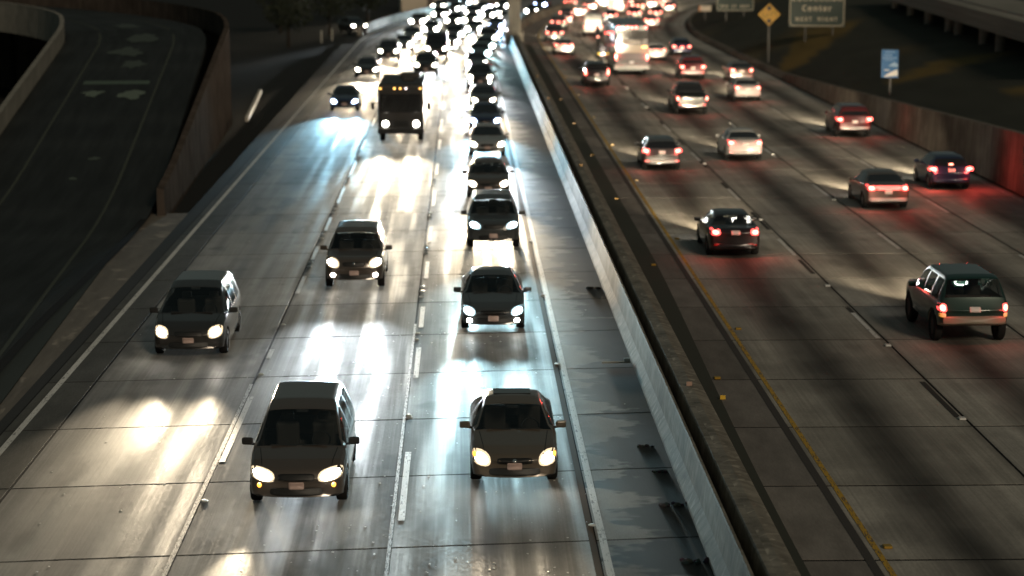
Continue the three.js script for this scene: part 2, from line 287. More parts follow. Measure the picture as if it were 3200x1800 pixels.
// ---------------------------------------------------------------- median barrier
function prism(profile, sA, sB, step, uLen = 8) {
  const pos = [], uv = [], idx = [], n = Math.max(1, Math.ceil((sB - sA) / step)), m = profile.length; const len = [0];
  for (let k = 1; k < m; k++) len.push(len[k - 1] + Math.hypot(profile[k][0] - profile[k - 1][0], profile[k][1] - profile[k - 1][1]));
  for (let i = 0; i <= n; i++) { const s = lerp(sA, sB, i / n); profile.forEach(([x, y], k) => { pos.push(...P(x, s, y)); uv.push(s / uLen, len[k] / 1.1); }); }
  for (let i = 0; i < n; i++) for (let k = 0; k < m - 1; k++) { const a = i * m + k, b = a + 1, c = a + m, d = c + 1; idx.push(a, c, b, b, c, d); }
  for (const [a, b, c] of THREE.ShapeUtils.triangulateShape(profile.map((p) => new THREE.Vector2(...p)), [])) { idx.push(a, b, c); idx.push(n * m + a, n * m + c, n * m + b); }
  const g = new THREE.BufferGeometry(); g.setAttribute('position', new THREE.Float32BufferAttribute(pos, 3)); g.setAttribute('uv', new THREE.Float32BufferAttribute(uv, 2)); g.setIndex(idx);
  const f = g.toNonIndexed(); f.computeVertexNormals(); return f;
}
{
  const bar = thing('median_barrier', 'long concrete barrier between the two carriageways, double with a dark slot along its top', 'barrier');
  const left = [[4.36, -0.05], [4.37, 0.08], [4.52, 0.3], [4.58, 0.88], [4.6, 0.91], [4.65, 0.91], [4.67, 0.5], [4.67, -0.05]];
  const right = [[4.86, -0.05], [4.86, 0.5], [4.87, 0.89], [4.9, 0.92], [5.16, 0.94], [5.42, 0.86], [5.45, 0.82], [5.48, 0.3], [5.53, 0.08], [5.54, -0.05]];
  for (let s = 27; s < 203; s += 12.4) { part('section', prism(left, s + 0.012, Math.min(s + 12.388, 390), 4), barrierMat, bar); part('section', prism(right, s + 0.012, Math.min(s + 12.388, 390), 4), barrierMat, bar); }
  tag(part('section', prism(left, 213.2, 390, 4), barrierMat, bar), null, null, null, 'stuff'); tag(part('section', prism(right, 213.2, 390, 4), barrierMat, bar), null, null, null, 'stuff');
  part('slot', prism([[4.67, 0], [4.67, 0.42], [4.86, 0.42], [4.86, 0]], 27, 390, 6), std([0.008, 0.009, 0.008], 1), bar);
  const colm = thing('concrete_column', 'tall grey concrete column standing on the median barrier', 'column', P(4.95, 206, 0)); part('shaft', rbox(1.25, 15, 1.25, 0.08, 0, 7.5, 0), concreteMat, colm); part('footing', rbox(1.75, 1.15, 2.6, 0.08, 0, 0.57, 0), concreteMat, colm);
}
// dark strip of road beside the barrier on the right
top('gutter', ribbon(5.5, (s) => 6.05 + 0.45 * smooth(38, 75, s), 27, 205, 0.006, 4), std([0.055, 0.058, 0.048], 0.9), 'dark strip along the right foot of the median barrier', null, null, 'structure');

// ---------------------------------------------------------------- right wall, hillside
const wallTop = (s) => s < 160 ? lerp(3.9, 0.42, clamp((s - 45) / 113)) : 0.42;
{
  const w = thing('retaining_wall', 'concrete retaining wall at the right edge that sinks to a low kerb in the distance', 'wall');
  for (let s = 40; s < 300; s += 7) {
    const seg = (sA, sB) => { const pos = [], uv = [], q = []; for (const s2 of [sA, sB]) for (const [x, y] of [[23.45, -0.05], [23.55, wallTop(s2)], [23.9, wallTop(s2)], [23.9, -0.05]]) { q.push([...P(x, s2, y), s2 / 8, y / 3 + x * 0.3]); }
      const f = (a, b, c, d) => { for (const v of [a, b, c, a, c, d]) { pos.push(...q[v].slice(0, 3)); uv.push(q[v][3], q[v][4]); } }; f(0, 4, 5, 1); f(1, 5, 6, 2); f(2, 6, 7, 3); f(0, 1, 2, 3); f(4, 7, 6, 5);
      const g = new THREE.BufferGeometry(); g.setAttribute('position', new THREE.Float32BufferAttribute(pos, 3)); g.setAttribute('uv', new THREE.Float32BufferAttribute(uv, 2)); g.computeVertexNormals(); return g; };
    part('panel', seg(s + 0.015, s + 6.985), wallMat, w);
  }
  top('gutter', ribbon(23.3, 23.47, 40, 300, 0.004), jointMat, 'black gutter line along the foot of the right wall', null, null, 'structure');
  // hillside
  const nx = 60, ns = 110, pos = [], col = [], idx = [];
  const H = (x, s) => { const d = x - 23.9, bench = 3.1 + 0.5 * fbm(x * 0.06 + 9, s * 0.03, 0, 0, 3, 801); const base = wallTop(s) - 0.06; return base + (bench - base + 0.8) * (1 - Math.exp(-d / 8.5)) + 0.25 * (fbm(x * 0.2, s * 0.12, 0, 0, 3, 810) - 0.5) * clamp(d / 3) + smooth(24, 60, d) * 6; };
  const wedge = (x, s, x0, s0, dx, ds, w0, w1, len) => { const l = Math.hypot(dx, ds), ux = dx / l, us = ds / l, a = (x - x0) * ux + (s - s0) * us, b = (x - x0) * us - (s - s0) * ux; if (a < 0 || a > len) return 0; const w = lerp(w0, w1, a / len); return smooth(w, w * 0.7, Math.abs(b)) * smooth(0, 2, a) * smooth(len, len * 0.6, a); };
  for (let j = 0; j <= ns; j++) for (let i = 0; i <= nx; i++) {
    const s = 36 + j * 3.2, x = 23.9 + 90 * (i / nx) ** 1.7; pos.push(...P(x, s, H(x, s)));
    const lampGlow = clamp(wedge(x, s, 24, 158, 1, 3.4, 1.2, 3.5, 34) + wedge(x, s, 25.5, 126, 1, 1.4, 1.5, 3.2, 16) + wedge(x, s, 27.5, 106, 1, 1.1, 2.2, 3.4, 17) + 0.35 * smooth(0.6, 0.75, fbm(x * 0.13, s * 0.06, 0, 0, 3, 820)));  // patches of sodium lamp light painted into the bank colour
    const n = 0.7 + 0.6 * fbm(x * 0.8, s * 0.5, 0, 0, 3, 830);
    col.push(lerp(0.045, 0.15, lampGlow) * n, lerp(0.045, 0.1, lampGlow) * n, lerp(0.034, 0.03, lampGlow) * n);
  }
  for (let j = 0; j < ns; j++) for (let i = 0; i < nx; i++) { const a = j * (nx + 1) + i, b = a + 1, c = a + nx + 1, d = c + 1; idx.push(a, b, d, a, d, c); }
  const g = new THREE.BufferGeometry(); g.setAttribute('position', new THREE.Float32BufferAttribute(pos, 3)); g.setAttribute('color', new THREE.Float32BufferAttribute(col, 3)); g.setIndex(idx); g.computeVertexNormals();
  top('hillside', g, new THREE.MeshPhysicalMaterial({ vertexColors: true, roughness: 0.95, specularIntensity: 0.3 }), 'dark sloping bank with ochre lamp light painted in patches above the right wall', null, null, 'structure');
  scene.userData.hillHeight = 1; globalThis.hillH = H;
}
const hillAt = globalThis.hillH;
{ // viaduct on columns, top right
  const v = thing('viaduct', 'elevated road on concrete columns above the bank at the top right', 'bridge');
  const A = new THREE.Vector3(31.5, 0, -112), B = new THREE.Vector3(39.5, 0, -205), dir = B.clone().sub(A), L = dir.length(), ang = Math.atan2(dir.x, dir.z);
  const put = (geo, n, m, sub = v) => { geo.rotateY(ang).translate(A.x, 0, A.z); return part(n, geo, m, sub); };
  put(box(9, 0.35, L, -4.8, 4.9, L / 2), 'deck', concreteMat); put(box(0.3, 1.15, L, -0.15, 5.05, L / 2), 'edge_beam', concreteMat); put(box(0.25, 0.9, L, -9.44, 5.3, L / 2), 'parapet', concreteMat);
  put(box(0.1, 0.1, L, -0.15, 5.95, L / 2), 'railing', std([0.1, 0.1, 0.09], 0.6, 0.4));
  for (const [d, x] of [[14, 0.9], [26, 0.9], [33, 0.9], [45, 0.9], [50, 0.9], [62, 0.9], [74, 0.9], [86, 0.9]]) put(cyl(0.32, 0.34, 5.4, 14).translate(-x, 2.02, d), 'column', concreteMat);
  // amber-lit coach on the viaduct
  const bus = thing('coach', 'coach with amber lit windows standing on the viaduct at the top right corner', 'bus', [37.2, 5.08, -121], ang + Math.PI);
  part('body', rbox(2.4, 2.6, 9, 0.15, 0, 1.7, 0), std([0.05, 0.035, 0.03], 0.5), bus);
  for (let k = 0; k < 6; k++) for (const y of [1.6, 2.45]) { if (k === 2) continue; part('lit_window', rbox(0.05, 0.62, 1.15, 0.02, -1.205, y, -3.7 + k * 1.45), glow([1, 0.36, 0.06], 0.62), bus); }
  for (const sx of [-1, 1]) for (const z of [-3, 2.9]) part('wheel', cyl(0.48, 0.48, 0.3, 18).rotateZ(Math.PI / 2).translate(sx * 1.05, 0.48, z), std([0.02, 0.02, 0.02], 0.9), bus);
}

// ---------------------------------------------------------------- signs
function canvasMat(w, h, draw, rough = 0.5) {
  const c = document.createElement('canvas'); c.width = w; c.height = h; const x = c.getContext('2d'); draw(x, w, h);
  const t = new THREE.CanvasTexture(c); t.colorSpace = THREE.SRGBColorSpace; t.anisotropy = 4; return new THREE.MeshStandardMaterial({ map: t, roughness: rough });
}
const steel = std([0.05, 0.05, 0.048], 0.5, 0.6);
function panelSign(name, label, pos, turn, w, h, base, mat, posts, back = steel) {
  const t = thing(name, label, 'sign', pos, turn);
  part('backing', rbox(w, h, 0.06, 0.025, 0, base + h / 2, 0), back, t);
  part('sign_face', new THREE.PlaneGeometry(w - 0.03, h - 0.03).translate(0, base + h / 2, 0.034), mat, t);
  for (const x of posts) part('post', box(0.14, base + h * 0.9 + 1, 0.1, x, (base + h * 0.9 - 1) / 2, -0.09), steel, t);
  return t;
}
const roundRect = (x, a, b, w, h, r) => { x.beginPath(); x.roundRect(a, b, w, h, r); };
const greenSign = (lines, W, Hh) => canvasMat(W, Hh, (x, w, h) => {
  x.fillStyle = '#0d2b25'; x.fillRect(0, 0, w, h); x.strokeStyle = '#9b927e'; x.lineWidth = w * 0.022; roundRect(x, w * 0.02, w * 0.02, w * 0.96, h - w * 0.04, w * 0.07); x.stroke();
  x.fillStyle = '#b5aa94'; x.textAlign = 'center'; x.textBaseline = 'alphabetic';
  for (const [s, cx, cy, size, sp] of lines) { x.font = `bold ${size * w}px sans-serif`; if ('letterSpacing' in x) x.letterSpacing = `${sp * w}px`; x.fillText(s, cx * w, cy * w); }
});
{
  const g1 = hillAt(28.3, 174);
  panelSign('motorway_sign', 'large green motorway sign with white border reading Convention Center NEXT RIGHT', [28.85, g1, -175], -0.12, 4.55, 3.9, 2.98 - g1,
    greenSign([['Convention', 0.5, 0.395, 0.145, 0.012], ['Center', 0.5, 0.575, 0.145, 0.012], ['NEXT  RIGHT', 0.5, 0.755, 0.1, 0.015]], 1024, 878), [-0.9, 1.3]);
  const g2 = hillAt(26.2, 220);
  panelSign('motorway_sign', 'green motorway sign ending in the line 8TH ST EXIT, left of the yellow diamond', [28.0, g2, -221], -0.12, 3.85, 2.6, 2.45 - g2,
    greenSign([['8TH  ST  EXIT', 0.5, 0.59, 0.105, 0.012], ['3RD STREET', 0.5, 0.42, 0.13, 0.012]].slice(0, 1), 1024, 692), [-0.9, 0.9]);
  const g3 = hillAt(24.2, 168), dia = thing('warning_sign', 'yellow diamond warning sign with two dark round beacons', 'sign', [24.1, g3, -169], -0.1);
  const cy = 4.25 - g3;
  part('sign_face', rbox(1.26, 1.26, 0.04, 0.018).rotateZ(Math.PI / 4).translate(0, cy, 0), canvasMat(256, 256, (x) => { x.fillStyle = '#b0840c'; x.fillRect(0, 0, 256, 256); }), dia);
  const arrow = std([0.16, 0.13, 0.02], 0.7);
  for (const sx of [-1, 1]) part('arrow', new THREE.TorusGeometry(0.2, 0.035, 6, 18, Math.PI * 1.45).rotateZ(sx > 0 ? -0.6 : 2.2).translate(sx * 0.33, cy, 0.03), arrow, dia);
  for (const sy of [-1, 1]) { part('beacon', cyl(0.17, 0.17, 0.14, 20).rotateX(Math.PI / 2).translate(0, cy + sy * 0.5, 0.08), std([0.02, 0.018, 0.012], 0.6), dia); }
  part('post', box(0.12, cy + 1.6, 0.1, 0, cy / 2 - 0.8, -0.08), steel, dia);
  const g4 = hillAt(24.3, 122);
  panelSign('information_sign', 'blue upright sign with a pale hill picture above the right wall', [24.25, g4, -121.5], -0.14, 0.98, 1.62, 2.62 - g4, canvasMat(256, 424, (x, w, h) => {
    x.fillStyle = '#256aa5'; x.fillRect(0, 0, w, h); x.fillStyle = 'rgba(190,205,235,.45)'; for (const [a, b, c, d] of [[.2, .06, .6, .05], [.14, .17, .5, .05], [.08, .27, .84, .05], [.2, .36, .55, .03]]) x.fillRect(a * w, b * h, c * w, d * h);
    x.fillStyle = '#8fb2cf'; x.beginPath(); x.moveTo(w * .42, h * .58); x.lineTo(w * .75, h * .44); x.lineTo(w, h * .52); x.lineTo(w, h * .62); x.closePath(); x.fill();
    x.fillStyle = '#f2eee6'; x.beginPath(); x.moveTo(w * .15, h * .97); x.quadraticCurveTo(w * .6, h * .75, w * .98, h * .7); x.lineTo(w * .98, h * .93); x.closePath(); x.fill(); x.fillStyle = '#b9c7cf'; x.fillRect(w * .18, h * .7, w * .3, h * .05);
  }), [0.05]);
  const g5 = hillAt(26, 236), pl = thing('marker_sign', 'small pale rectangular plate with an orange left edge on the dark bank', 'sign', [26.6, g5, -236], -0.1); part('plate', rbox(1.25, 0.62, 0.05, 0.02, 0.06, 2.15 - g5, 0), std([0.5, 0.44, 0.36], 0.7), pl); part('stripe', box(0.16, 0.6, 0.06, -0.6, 2.15 - g5, 0.012), std([0.5, 0.2, 0.08], 0.7), pl); part('post', box(0.1, 2.6 - g5 + 1, 0.08, 0, (1.4 - g5) / 2, -0.07), steel, pl);
}

// ---------------------------------------------------------------- vehicles
const M = {
  glass: new THREE.MeshPhysicalMaterial({ color: new THREE.Color().setRGB(0.008, 0.008, 0.009), roughness: 0.05, clearcoat: 1, clearcoatRoughness: 0.03 }),
  clear: new THREE.MeshPhysicalMaterial({ color: new THREE.Color().setRGB(0.62, 0.66, 0.66), roughness: 0.03, transmission: 1, thickness: 0, ior: 1.5 }), seat: std([0.07, 0.065, 0.06], 0.85), skinDark: std([0.3, 0.17, 0.12], 0.6),
  trim: std([0.014, 0.014, 0.014], 0.65), tyre: std([0.018, 0.018, 0.018], 0.85), rim: std([0.4, 0.4, 0.4], 0.35, 0.8), chrome: std([0.75, 0.74, 0.72], 0.18, 0.95), grille: std([0.008, 0.008, 0.008], 0.5),
  platePink: std([0.55, 0.4, 0.36], 0.5), plate: std([0.82, 0.8, 0.76], 0.5), bulbWarm: glow([1, 0.92, 0.8], 60), bulbCool: glow([0.72, 0.95, 1], 55), bulbBlue: glow([0.45, 0.6, 1], 50), lens: std([0.7, 0.7, 0.68], 0.12), lensWarm: glow([1, 0.76, 0.46], 1.15), lensCool: glow([0.55, 0.88, 1], 1.15), lensBlue: glow([0.4, 0.6, 1], 1.2),
  amber: glow([1, 0.42, 0.03], 3.2), amberDim: glow([1, 0.4, 0.04], 0.6), amberUnlit: std([0.5, 0.16, 0.01], 0.3), redLens: glow([1, 0.05, 0.05], 3.2), redHot: glow([1, 0.24, 0.15], 9), redOff: std([0.35, 0.01, 0.01], 0.25), redMid: glow([1, 0.05, 0.04], 3),
  tan: std([0.3, 0.26, 0.2], 0.4), skin: std([0.35, 0.2, 0.14], 0.6),
};
const paint = (c, rough = 0.32, metal = 0.25) => new THREE.MeshPhysicalMaterial({ color: new THREE.Color().setRGB(...c), roughness: rough, metalness: metal, clearcoat: 0.9, clearcoatRoughness: 0.08 });
const interp = (k, t) => { if (t <= k[0][0]) return k[0][1]; for (let i = 1; i < k.length; i++) if (t <= k[i][0]) { const [a, ya] = k[i - 1], [b, yb] = k[i]; return lerp(ya, yb, (t - a) / (b - a)); } return k[k.length - 1][1]; };

const SPEC = {
  sedan: { L: 4.65, W: 1.8, roofW: 0.57, top: [[0, 0.6], [0.1, 0.7], [0.45, 0.82], [1.25, 0.94], [2.0, 1.36], [2.35, 1.44], [3.0, 1.43], [3.35, 1.36], [3.95, 1.06], [4.5, 1.03], [4.65, 0.9]], belt: [[0, 0.56], [0.45, 0.74], [1.25, 0.87], [3.9, 0.97], [4.65, 0.84]], cowl: 1.25, wf: 2.0, wr: 3.33, deck: 3.97, pillars: [[2.55, 2.66], [3.5, 9]], bot: 0.2, axle: [0.92, 3.68], r: 0.32 },
  minivan: { L: 4.85, W: 1.92, roofW: 0.66, top: [[0, 0.62], [0.1, 0.8], [0.4, 0.95], [0.95, 1.06], [1.95, 1.62], [2.35, 1.74], [4.0, 1.73], [4.4, 1.65], [4.72, 1.1], [4.85, 0.72]], belt: [[0, 0.58], [0.4, 0.86], [0.95, 0.98], [4.7, 1.04], [4.85, 0.68]], cowl: 0.95, wf: 1.95, wr: 4.38, deck: 4.72, pillars: [[2.35, 2.45], [3.3, 3.4], [4.2, 9]], bot: 0.22, axle: [0.9, 3.95], r: 0.33 },
  suv: { L: 4.6, W: 1.86, roofW: 0.66, top: [[0, 0.68], [0.08, 0.92], [0.35, 1.02], [1.2, 1.1], [1.9, 1.6], [2.25, 1.7], [3.9, 1.68], [4.2, 1.61], [4.48, 1.12], [4.6, 0.78]], belt: [[0, 0.62], [0.35, 0.92], [1.2, 1.02], [4.48, 1.06], [4.6, 0.72]], cowl: 1.2, wf: 1.9, wr: 4.18, deck: 4.48, pillars: [[2.5, 2.6], [3.45, 3.55], [4.1, 9]], bot: 0.28, axle: [0.9, 3.7], r: 0.36 },
  hatch: { L: 4.2, W: 1.76, roofW: 0.58, top: [[0, 0.6], [0.1, 0.74], [0.4, 0.86], [1.05, 0.96], [1.85, 1.38], [2.2, 1.48], [3.2, 1.46], [3.55, 1.38], [4.05, 1.0], [4.2, 0.72]], belt: [[0, 0.56], [0.4, 0.78], [1.05, 0.9], [4.05, 0.96], [4.2, 0.66]], cowl: 1.05, wf: 1.85, wr: 3.53, deck: 4.05, pillars: [[2.4, 2.5], [3.25, 9]], bot: 0.2, axle: [0.85, 3.4], r: 0.31 },
  pickup: { L: 5.6, W: 1.96, roofW: 0.68, top: [[0, 0.76], [0.08, 1.02], [0.3, 1.1], [1.5, 1.18], [2.15, 1.72], [2.45, 1.82], [3.5, 1.8], [3.62, 1.72], [3.8, 1.2], [5.52, 1.18], [5.6, 1.05]], belt: [[0, 0.7], [0.3, 1.0], [1.5, 1.08], [3.8, 1.13], [5.52, 1.12], [5.6, 0.98]], cowl: 1.5, wf: 2.15, wr: 3.61, deck: 3.8, pillars: [[2.75, 2.85], [3.4, 9]], bot: 0.34, axle: [0.95, 4.4], r: 0.39, bed: true },
  offroader: { L: 4.55, W: 1.98, roofW: 0.7, top: [[0, 0.85], [0.08, 1.08], [0.3, 1.16], [1.3, 1.22], [1.85, 1.76], [2.15, 1.88], [3.9, 1.87], [4.15, 1.8], [4.4, 1.2], [4.55, 0.95]], belt: [[0, 0.78], [0.3, 1.08], [1.3, 1.14], [4.4, 1.15], [4.55, 0.88]], cowl: 1.3, wf: 1.85, wr: 4.12, deck: 4.4, pillars: [[2.45, 2.55], [3.3, 3.4], [4.05, 9]], bot: 0.44, axle: [0.85, 3.7], r: 0.42 },
  van: { L: 5.4, W: 2.02, roofW: 0.84, top: [[0, 0.8], [0.08, 1.0], [0.3, 1.12], [0.85, 1.22], [1.45, 2.0], [1.75, 2.2], [5.2, 2.2], [5.36, 2.05], [5.4, 1.6]], belt: [[0, 0.72], [0.3, 1.02], [0.85, 1.14], [5.3, 1.2], [5.4, 1.1]], cowl: 0.85, wf: 1.45, wr: 9, deck: 9, pillars: [[2.4, 9]], bot: 0.3, axle: [0.85, 4.3], r: 0.36 },
};
const bodyCache = new Map(), caster = new THREE.Raycaster();
function carBody(type, fine) {
  const key = type + fine; if (bodyCache.has(key)) return bodyCache.get(key);
  const S = SPEC[type], { L, W } = S, hw = W / 2, roofTop = Math.max(...S.top.map((k) => k[1]));
  const ts = new Set([0, 0.02, 0.06, 0.14, L - 0.14, L - 0.06, L - 0.02, L]); const step = fine ? 0.1 : 0.24;
  for (let t = 0.22; t < L - 0.2; t += step) ts.add(+t.toFixed(3)); for (const [t] of S.top) ts.add(t);
  for (const a of S.axle) for (const d of fine ? [-1, -0.97, -0.85, -0.6, -0.3, 0, 0.3, 0.6, 0.85, 0.97, 1] : [-1, -0.9, -0.5, 0, 0.5, 0.9, 1]) ts.add(+(a + d * (S.r + 0.06)).toFixed(3));
  for (const e of [S.cowl + 0.03, S.wf - 0.03, S.wr + 0.03, S.deck - 0.04, ...S.pillars.flat()]) if (e < L) ts.add(+e.toFixed(3));
  const T = [...ts].sort((a, b) => a - b).filter((t, i, a) => !i || t - a[i - 1] > 0.012);
  const plan = [[0, 0.84], [0.06, 0.9], [0.2, 0.945], [0.7, 0.985], [1.4, 1], [L - 1.2, 1], [L - 0.4, 0.975], [L - 0.06, 0.93], [L, 0.9]];
  const boxy = type === 'van' || type === 'pickup' ? 0.5 : 1;
  const rows = 16, pos = [], idxOf = (i, k) => i * 30 + k; // ring of 30
  const sm = (k, t) => (interp(k, t - 0.05) + 2 * interp(k, t) + interp(k, t + 0.05)) / 4;
  T.forEach((t, i) => {
    const w = hw * (1 - (1 - interp(plan, t)) * (boxy < 1 ? 0.75 : 1)), yT = sm(S.top, t), b = Math.min(sm(S.belt, t), yT - 0.035), ends = Math.min(t, L - t);
    const sc = lerp(0.86, 1, Math.sqrt(clamp(ends / 0.12)));
    let bot = S.bot + 0.1 * smooth(0.5, 0, t) * 0.4 + 0.12 * smooth(0.6, 0, L - t), arch = 0;
    for (const a of S.axle) { const d = Math.abs(t - a), R = S.r + 0.06; if (d < R) arch = Math.max(arch, S.r + Math.sqrt(R * R - d * d)); }
    const g = clamp((yT - b) / (roofTop - b)), green = smooth(0.12, 0.3, g), wB = w * 0.97, wE = lerp(wB - 0.05, lerp(wB - 0.05, S.roofW, g), green), yE = yT - lerp(0.022, 0.07, green), y0 = Math.max(bot, arch);
    const sec = [[0, y0], [w * 0.5, y0], [w - 0.12, y0], [w - 0.02, Math.max(bot + 0.04, arch)], [w, Math.max(lerp(bot, b, 0.45), arch + 0.012)], [w * 0.995, Math.max(b - 0.1, arch + 0.02)], [wB, Math.max(b, arch + 0.03)]];
    for (const f of [0.07, 0.36, 0.66, 0.9, 1]) sec.push([lerp(wB, wE, f) + 0.025 * Math.sin(f * Math.PI) * green, Math.max(lerp(b, yE, f), arch + 0.03 + f * 0.01)]);
    sec.push([wE * 0.955, lerp(yE, yT, 0.5)], [wE * 0.8, lerp(yE, yT, 0.78)], [wE * 0.45, lerp(yE, yT, 0.96)], [0, yT]);
    const yc = lerp(bot, yT, 0.45), bow = 0.17 * boxy, curve = (x) => (t < 0.8 ? -bow * (x / w) ** 2 * (1 - t / 0.8) : 0) + (L - t < 0.7 ? 0.1 * boxy * (x / w) ** 2 * (1 - (L - t) / 0.7) : 0);
    const ring = sec.map(([x, y]) => [x * lerp(sc, 1, 0.4), yc + (y - yc) * sc]);
    for (let k = 0; k < rows; k++) { const [x, y] = ring[k]; pos.push(x, y, L / 2 - t + curve(x)); }
    for (let k = rows - 2; k > 0; k--) { const [x, y] = ring[k]; pos.push(-x, y, L / 2 - t + curve(x)); }
  });
  const groups = { body: [], trim: [], windshield: [], rear_window: [], bed: [] }, all = [];
  const add = (n, a, b, c) => { (groups[n] ??= []).push(a, b, c); all.push(a, b, c); };
  for (let i = 0; i < T.length - 1; i++) for (let k = 0; k < 30; k++) {
    const row = k < 15 ? k : 29 - k, right = k < 15, t = (T[i] + T[i + 1]) / 2; let n = row < 3 ? 'trim' : 'body';
    const glassT = (a, b) => T[i] >= a - 0.005 && T[i + 1] <= b + 0.005;
    if (row >= 12) { if (glassT(S.cowl + 0.03, S.wf - 0.03)) n = 'windshield'; else if (glassT(S.wr + 0.03, S.deck - 0.04)) n = 'rear_window'; else if (S.bed && t > S.deck + 0.06 && t < L - 0.1) n = 'bed'; }
    if (row >= 7 && row <= 9 && glassT(S.cowl + 0.25, Math.min(S.deck - 0.25, L - 0.3)) && (sm(S.top, t) - sm(S.belt, t)) > 0.16) { const p = S.pillars.findIndex(([a, b]) => t >= a && t <= b); if (p < 0) { const w = S.pillars.filter(([a]) => t > a).length; n = `side_window ${right ? 'r' : 'l'}${w}`; } }
    const a = idxOf(i, k), b = idxOf(i, (k + 1) % 30), c = idxOf(i + 1, k), d = idxOf(i + 1, (k + 1) % 30);
    add(n, a, d, c); add(n, a, b, d);
  }
  const nv = pos.length / 3; const cap = (i, flip) => { let y = 0, z = 0; for (let k = 0; k < 30; k++) { y += pos[(idxOf(i, k)) * 3 + 1] / 30; z += pos[idxOf(i, k) * 3 + 2] / 30; } const c = pos.length / 3; pos.push(0, y, z + (flip ? 0.03 : -0.02)); for (let k = 0; k < 30; k++) { const a = idxOf(i, k), b = idxOf(i, (k + 1) % 30); flip ? add('body', c, b, a) : add('body', c, a, b); } };
  cap(0, true); cap(T.length - 1, false);
  const full = new THREE.BufferGeometry(); full.setAttribute('position', new THREE.Float32BufferAttribute(pos, 3)); full.setIndex(all); full.computeVertexNormals();
  const geos = {};
  for (const [n, id] of Object.entries(groups)) { if (!id.length) continue; const map = new Map(), p = [], q = [], ix = []; for (const v of id) { if (!map.has(v)) { map.set(v, map.size); p.push(pos[v * 3], pos[v * 3 + 1], pos[v * 3 + 2]); const A = full.attributes.normal; q.push(A.getX(v), A.getY(v), A.getZ(v)); } ix.push(map.get(v)); }
    const g = new THREE.BufferGeometry(); g.setAttribute('position', new THREE.Float32BufferAttribute(p, 3)); g.setAttribute('normal', new THREE.Float32BufferAttribute(q, 3)); g.setIndex(ix); geos[n] = g; }
  const probe = new THREE.Mesh(full, new THREE.MeshBasicMaterial({ side: THREE.DoubleSide })); probe.updateMatrixWorld();
  const out = { geos, probe, S, cache: new Map() }; bodyCache.set(key, out); return out;
}
// a lens or plate laid on the nose or tail: outline in (x, y), carried onto the body
function onFace(B, id, outline, front, off = 0.012) {
  const key = id + front; if (B.cache.has(key)) return B.cache.get(key);
  const L = B.S.L, hit = (x, y) => { caster.set(new THREE.Vector3(x, y, front ? L : -L), new THREE.Vector3(0, 0, front ? -1 : 1)); const h = caster.intersectObject(B.probe); return h.length ? h[0].point.z : (front ? L / 2 - 0.2 : -L / 2 + 0.2); };
  const n = outline.length, cx = outline.reduce((a, p) => a + p[0], 0) / n, cy = outline.reduce((a, p) => a + p[1], 0) / n, pos = [], idx = [], sg = front ? 1 : -1;
  const rings = [[1, -0.03], [1, 0], [0.66, 0.5], [0.33, 0.9]];
  for (const [k, lift] of rings) for (const [x, y] of outline) { const px = cx + (x - cx) * k, py = cy + (y - cy) * k; pos.push(px, py, hit(px, py) + sg * (lift < 0 ? lift : off * (0.5 + 0.5 * lift))); }
  pos.push(cx, cy, hit(cx, cy) + sg * off);
  for (let r = 0; r < 3; r++) for (let k = 0; k < n; k++) { const a = r * n + k, b = r * n + (k + 1) % n, c = a + n, d = b + n; idx.push(a, b, d, a, d, c); }
  for (let k = 0; k < n; k++) idx.push(3 * n + k, 3 * n + (k + 1) % n, 4 * n);
  const g = new THREE.BufferGeometry(); g.setAttribute('position', new THREE.Float32BufferAttribute(pos, 3)); g.setIndex(idx); g.computeVertexNormals(); B.cache.set(key, g); return g;
}
const ell = (cx, cy, rx, ry, n = 16, p = 2) => Array.from({ length: n }, (_, i) => { const a = i / n * 2 * Math.PI, c = Math.cos(a), s = Math.sin(a); return [cx + rx * Math.sign(c) * Math.abs(c) ** (2 / p), cy + ry * Math.sign(s) * Math.abs(s) ** (2 / p)]; });
const skew = (pts, k) => { const cx = pts.reduce((a, p) => a + p[0], 0) / pts.length; return pts.map(([x, y]) => [x, y + (x - cx) * k]); };
const wheelGeo = new Map();
function wheel(parent, r, w, x, z, rimMat) {
  const k = r + '/' + w; if (!wheelGeo.has(k)) wheelGeo.set(k, [new THREE.LatheGeometry([[r * 0.6, -w / 2], [r * 0.9, -w / 2], [r, -w * 0.36], [r, w * 0.36], [r * 0.9, w / 2], [r * 0.6, w / 2]].map((p) => new THREE.Vector2(...p)), 22).rotateZ(Math.PI / 2), cyl(r * 0.62, r * 0.62, w * 0.84, 18).rotateZ(Math.PI / 2)]);
  const [a, b] = wheelGeo.get(k), g = new THREE.Group(); g.name = 'wheel'; g.position.set(x, r, z); parent.add(g); part('tyre', a, M.tyre, g); part('rim', b, rimMat, g);
}
function beam(parent, x, y, z, o) { // a headlamp's own light, in front of the lens and turned a little down
  const l = new THREE.SpotLight(new THREE.Color(...o.color), o.power * LAMP_GAIN, 0, THREE.MathUtils.degToRad(o.cone ?? 11.5), 1, 2); l.name = 'headlight_beam'; l.position.set(x, y, z); l.target.position.set(x + (o.toe ?? 0) * 20, y - (o.dip ?? -0.045) * 20, z + 20); l.shadow.radius = 4; l.castShadow = true; parent.add(l, l.target);
}
const LIGHT = { warm: [1, 0.82, 0.57], cool: [0.56, 0.89, 0.98], white: [0.86, 0.95, 1], blue: [0.4, 0.78, 1] };

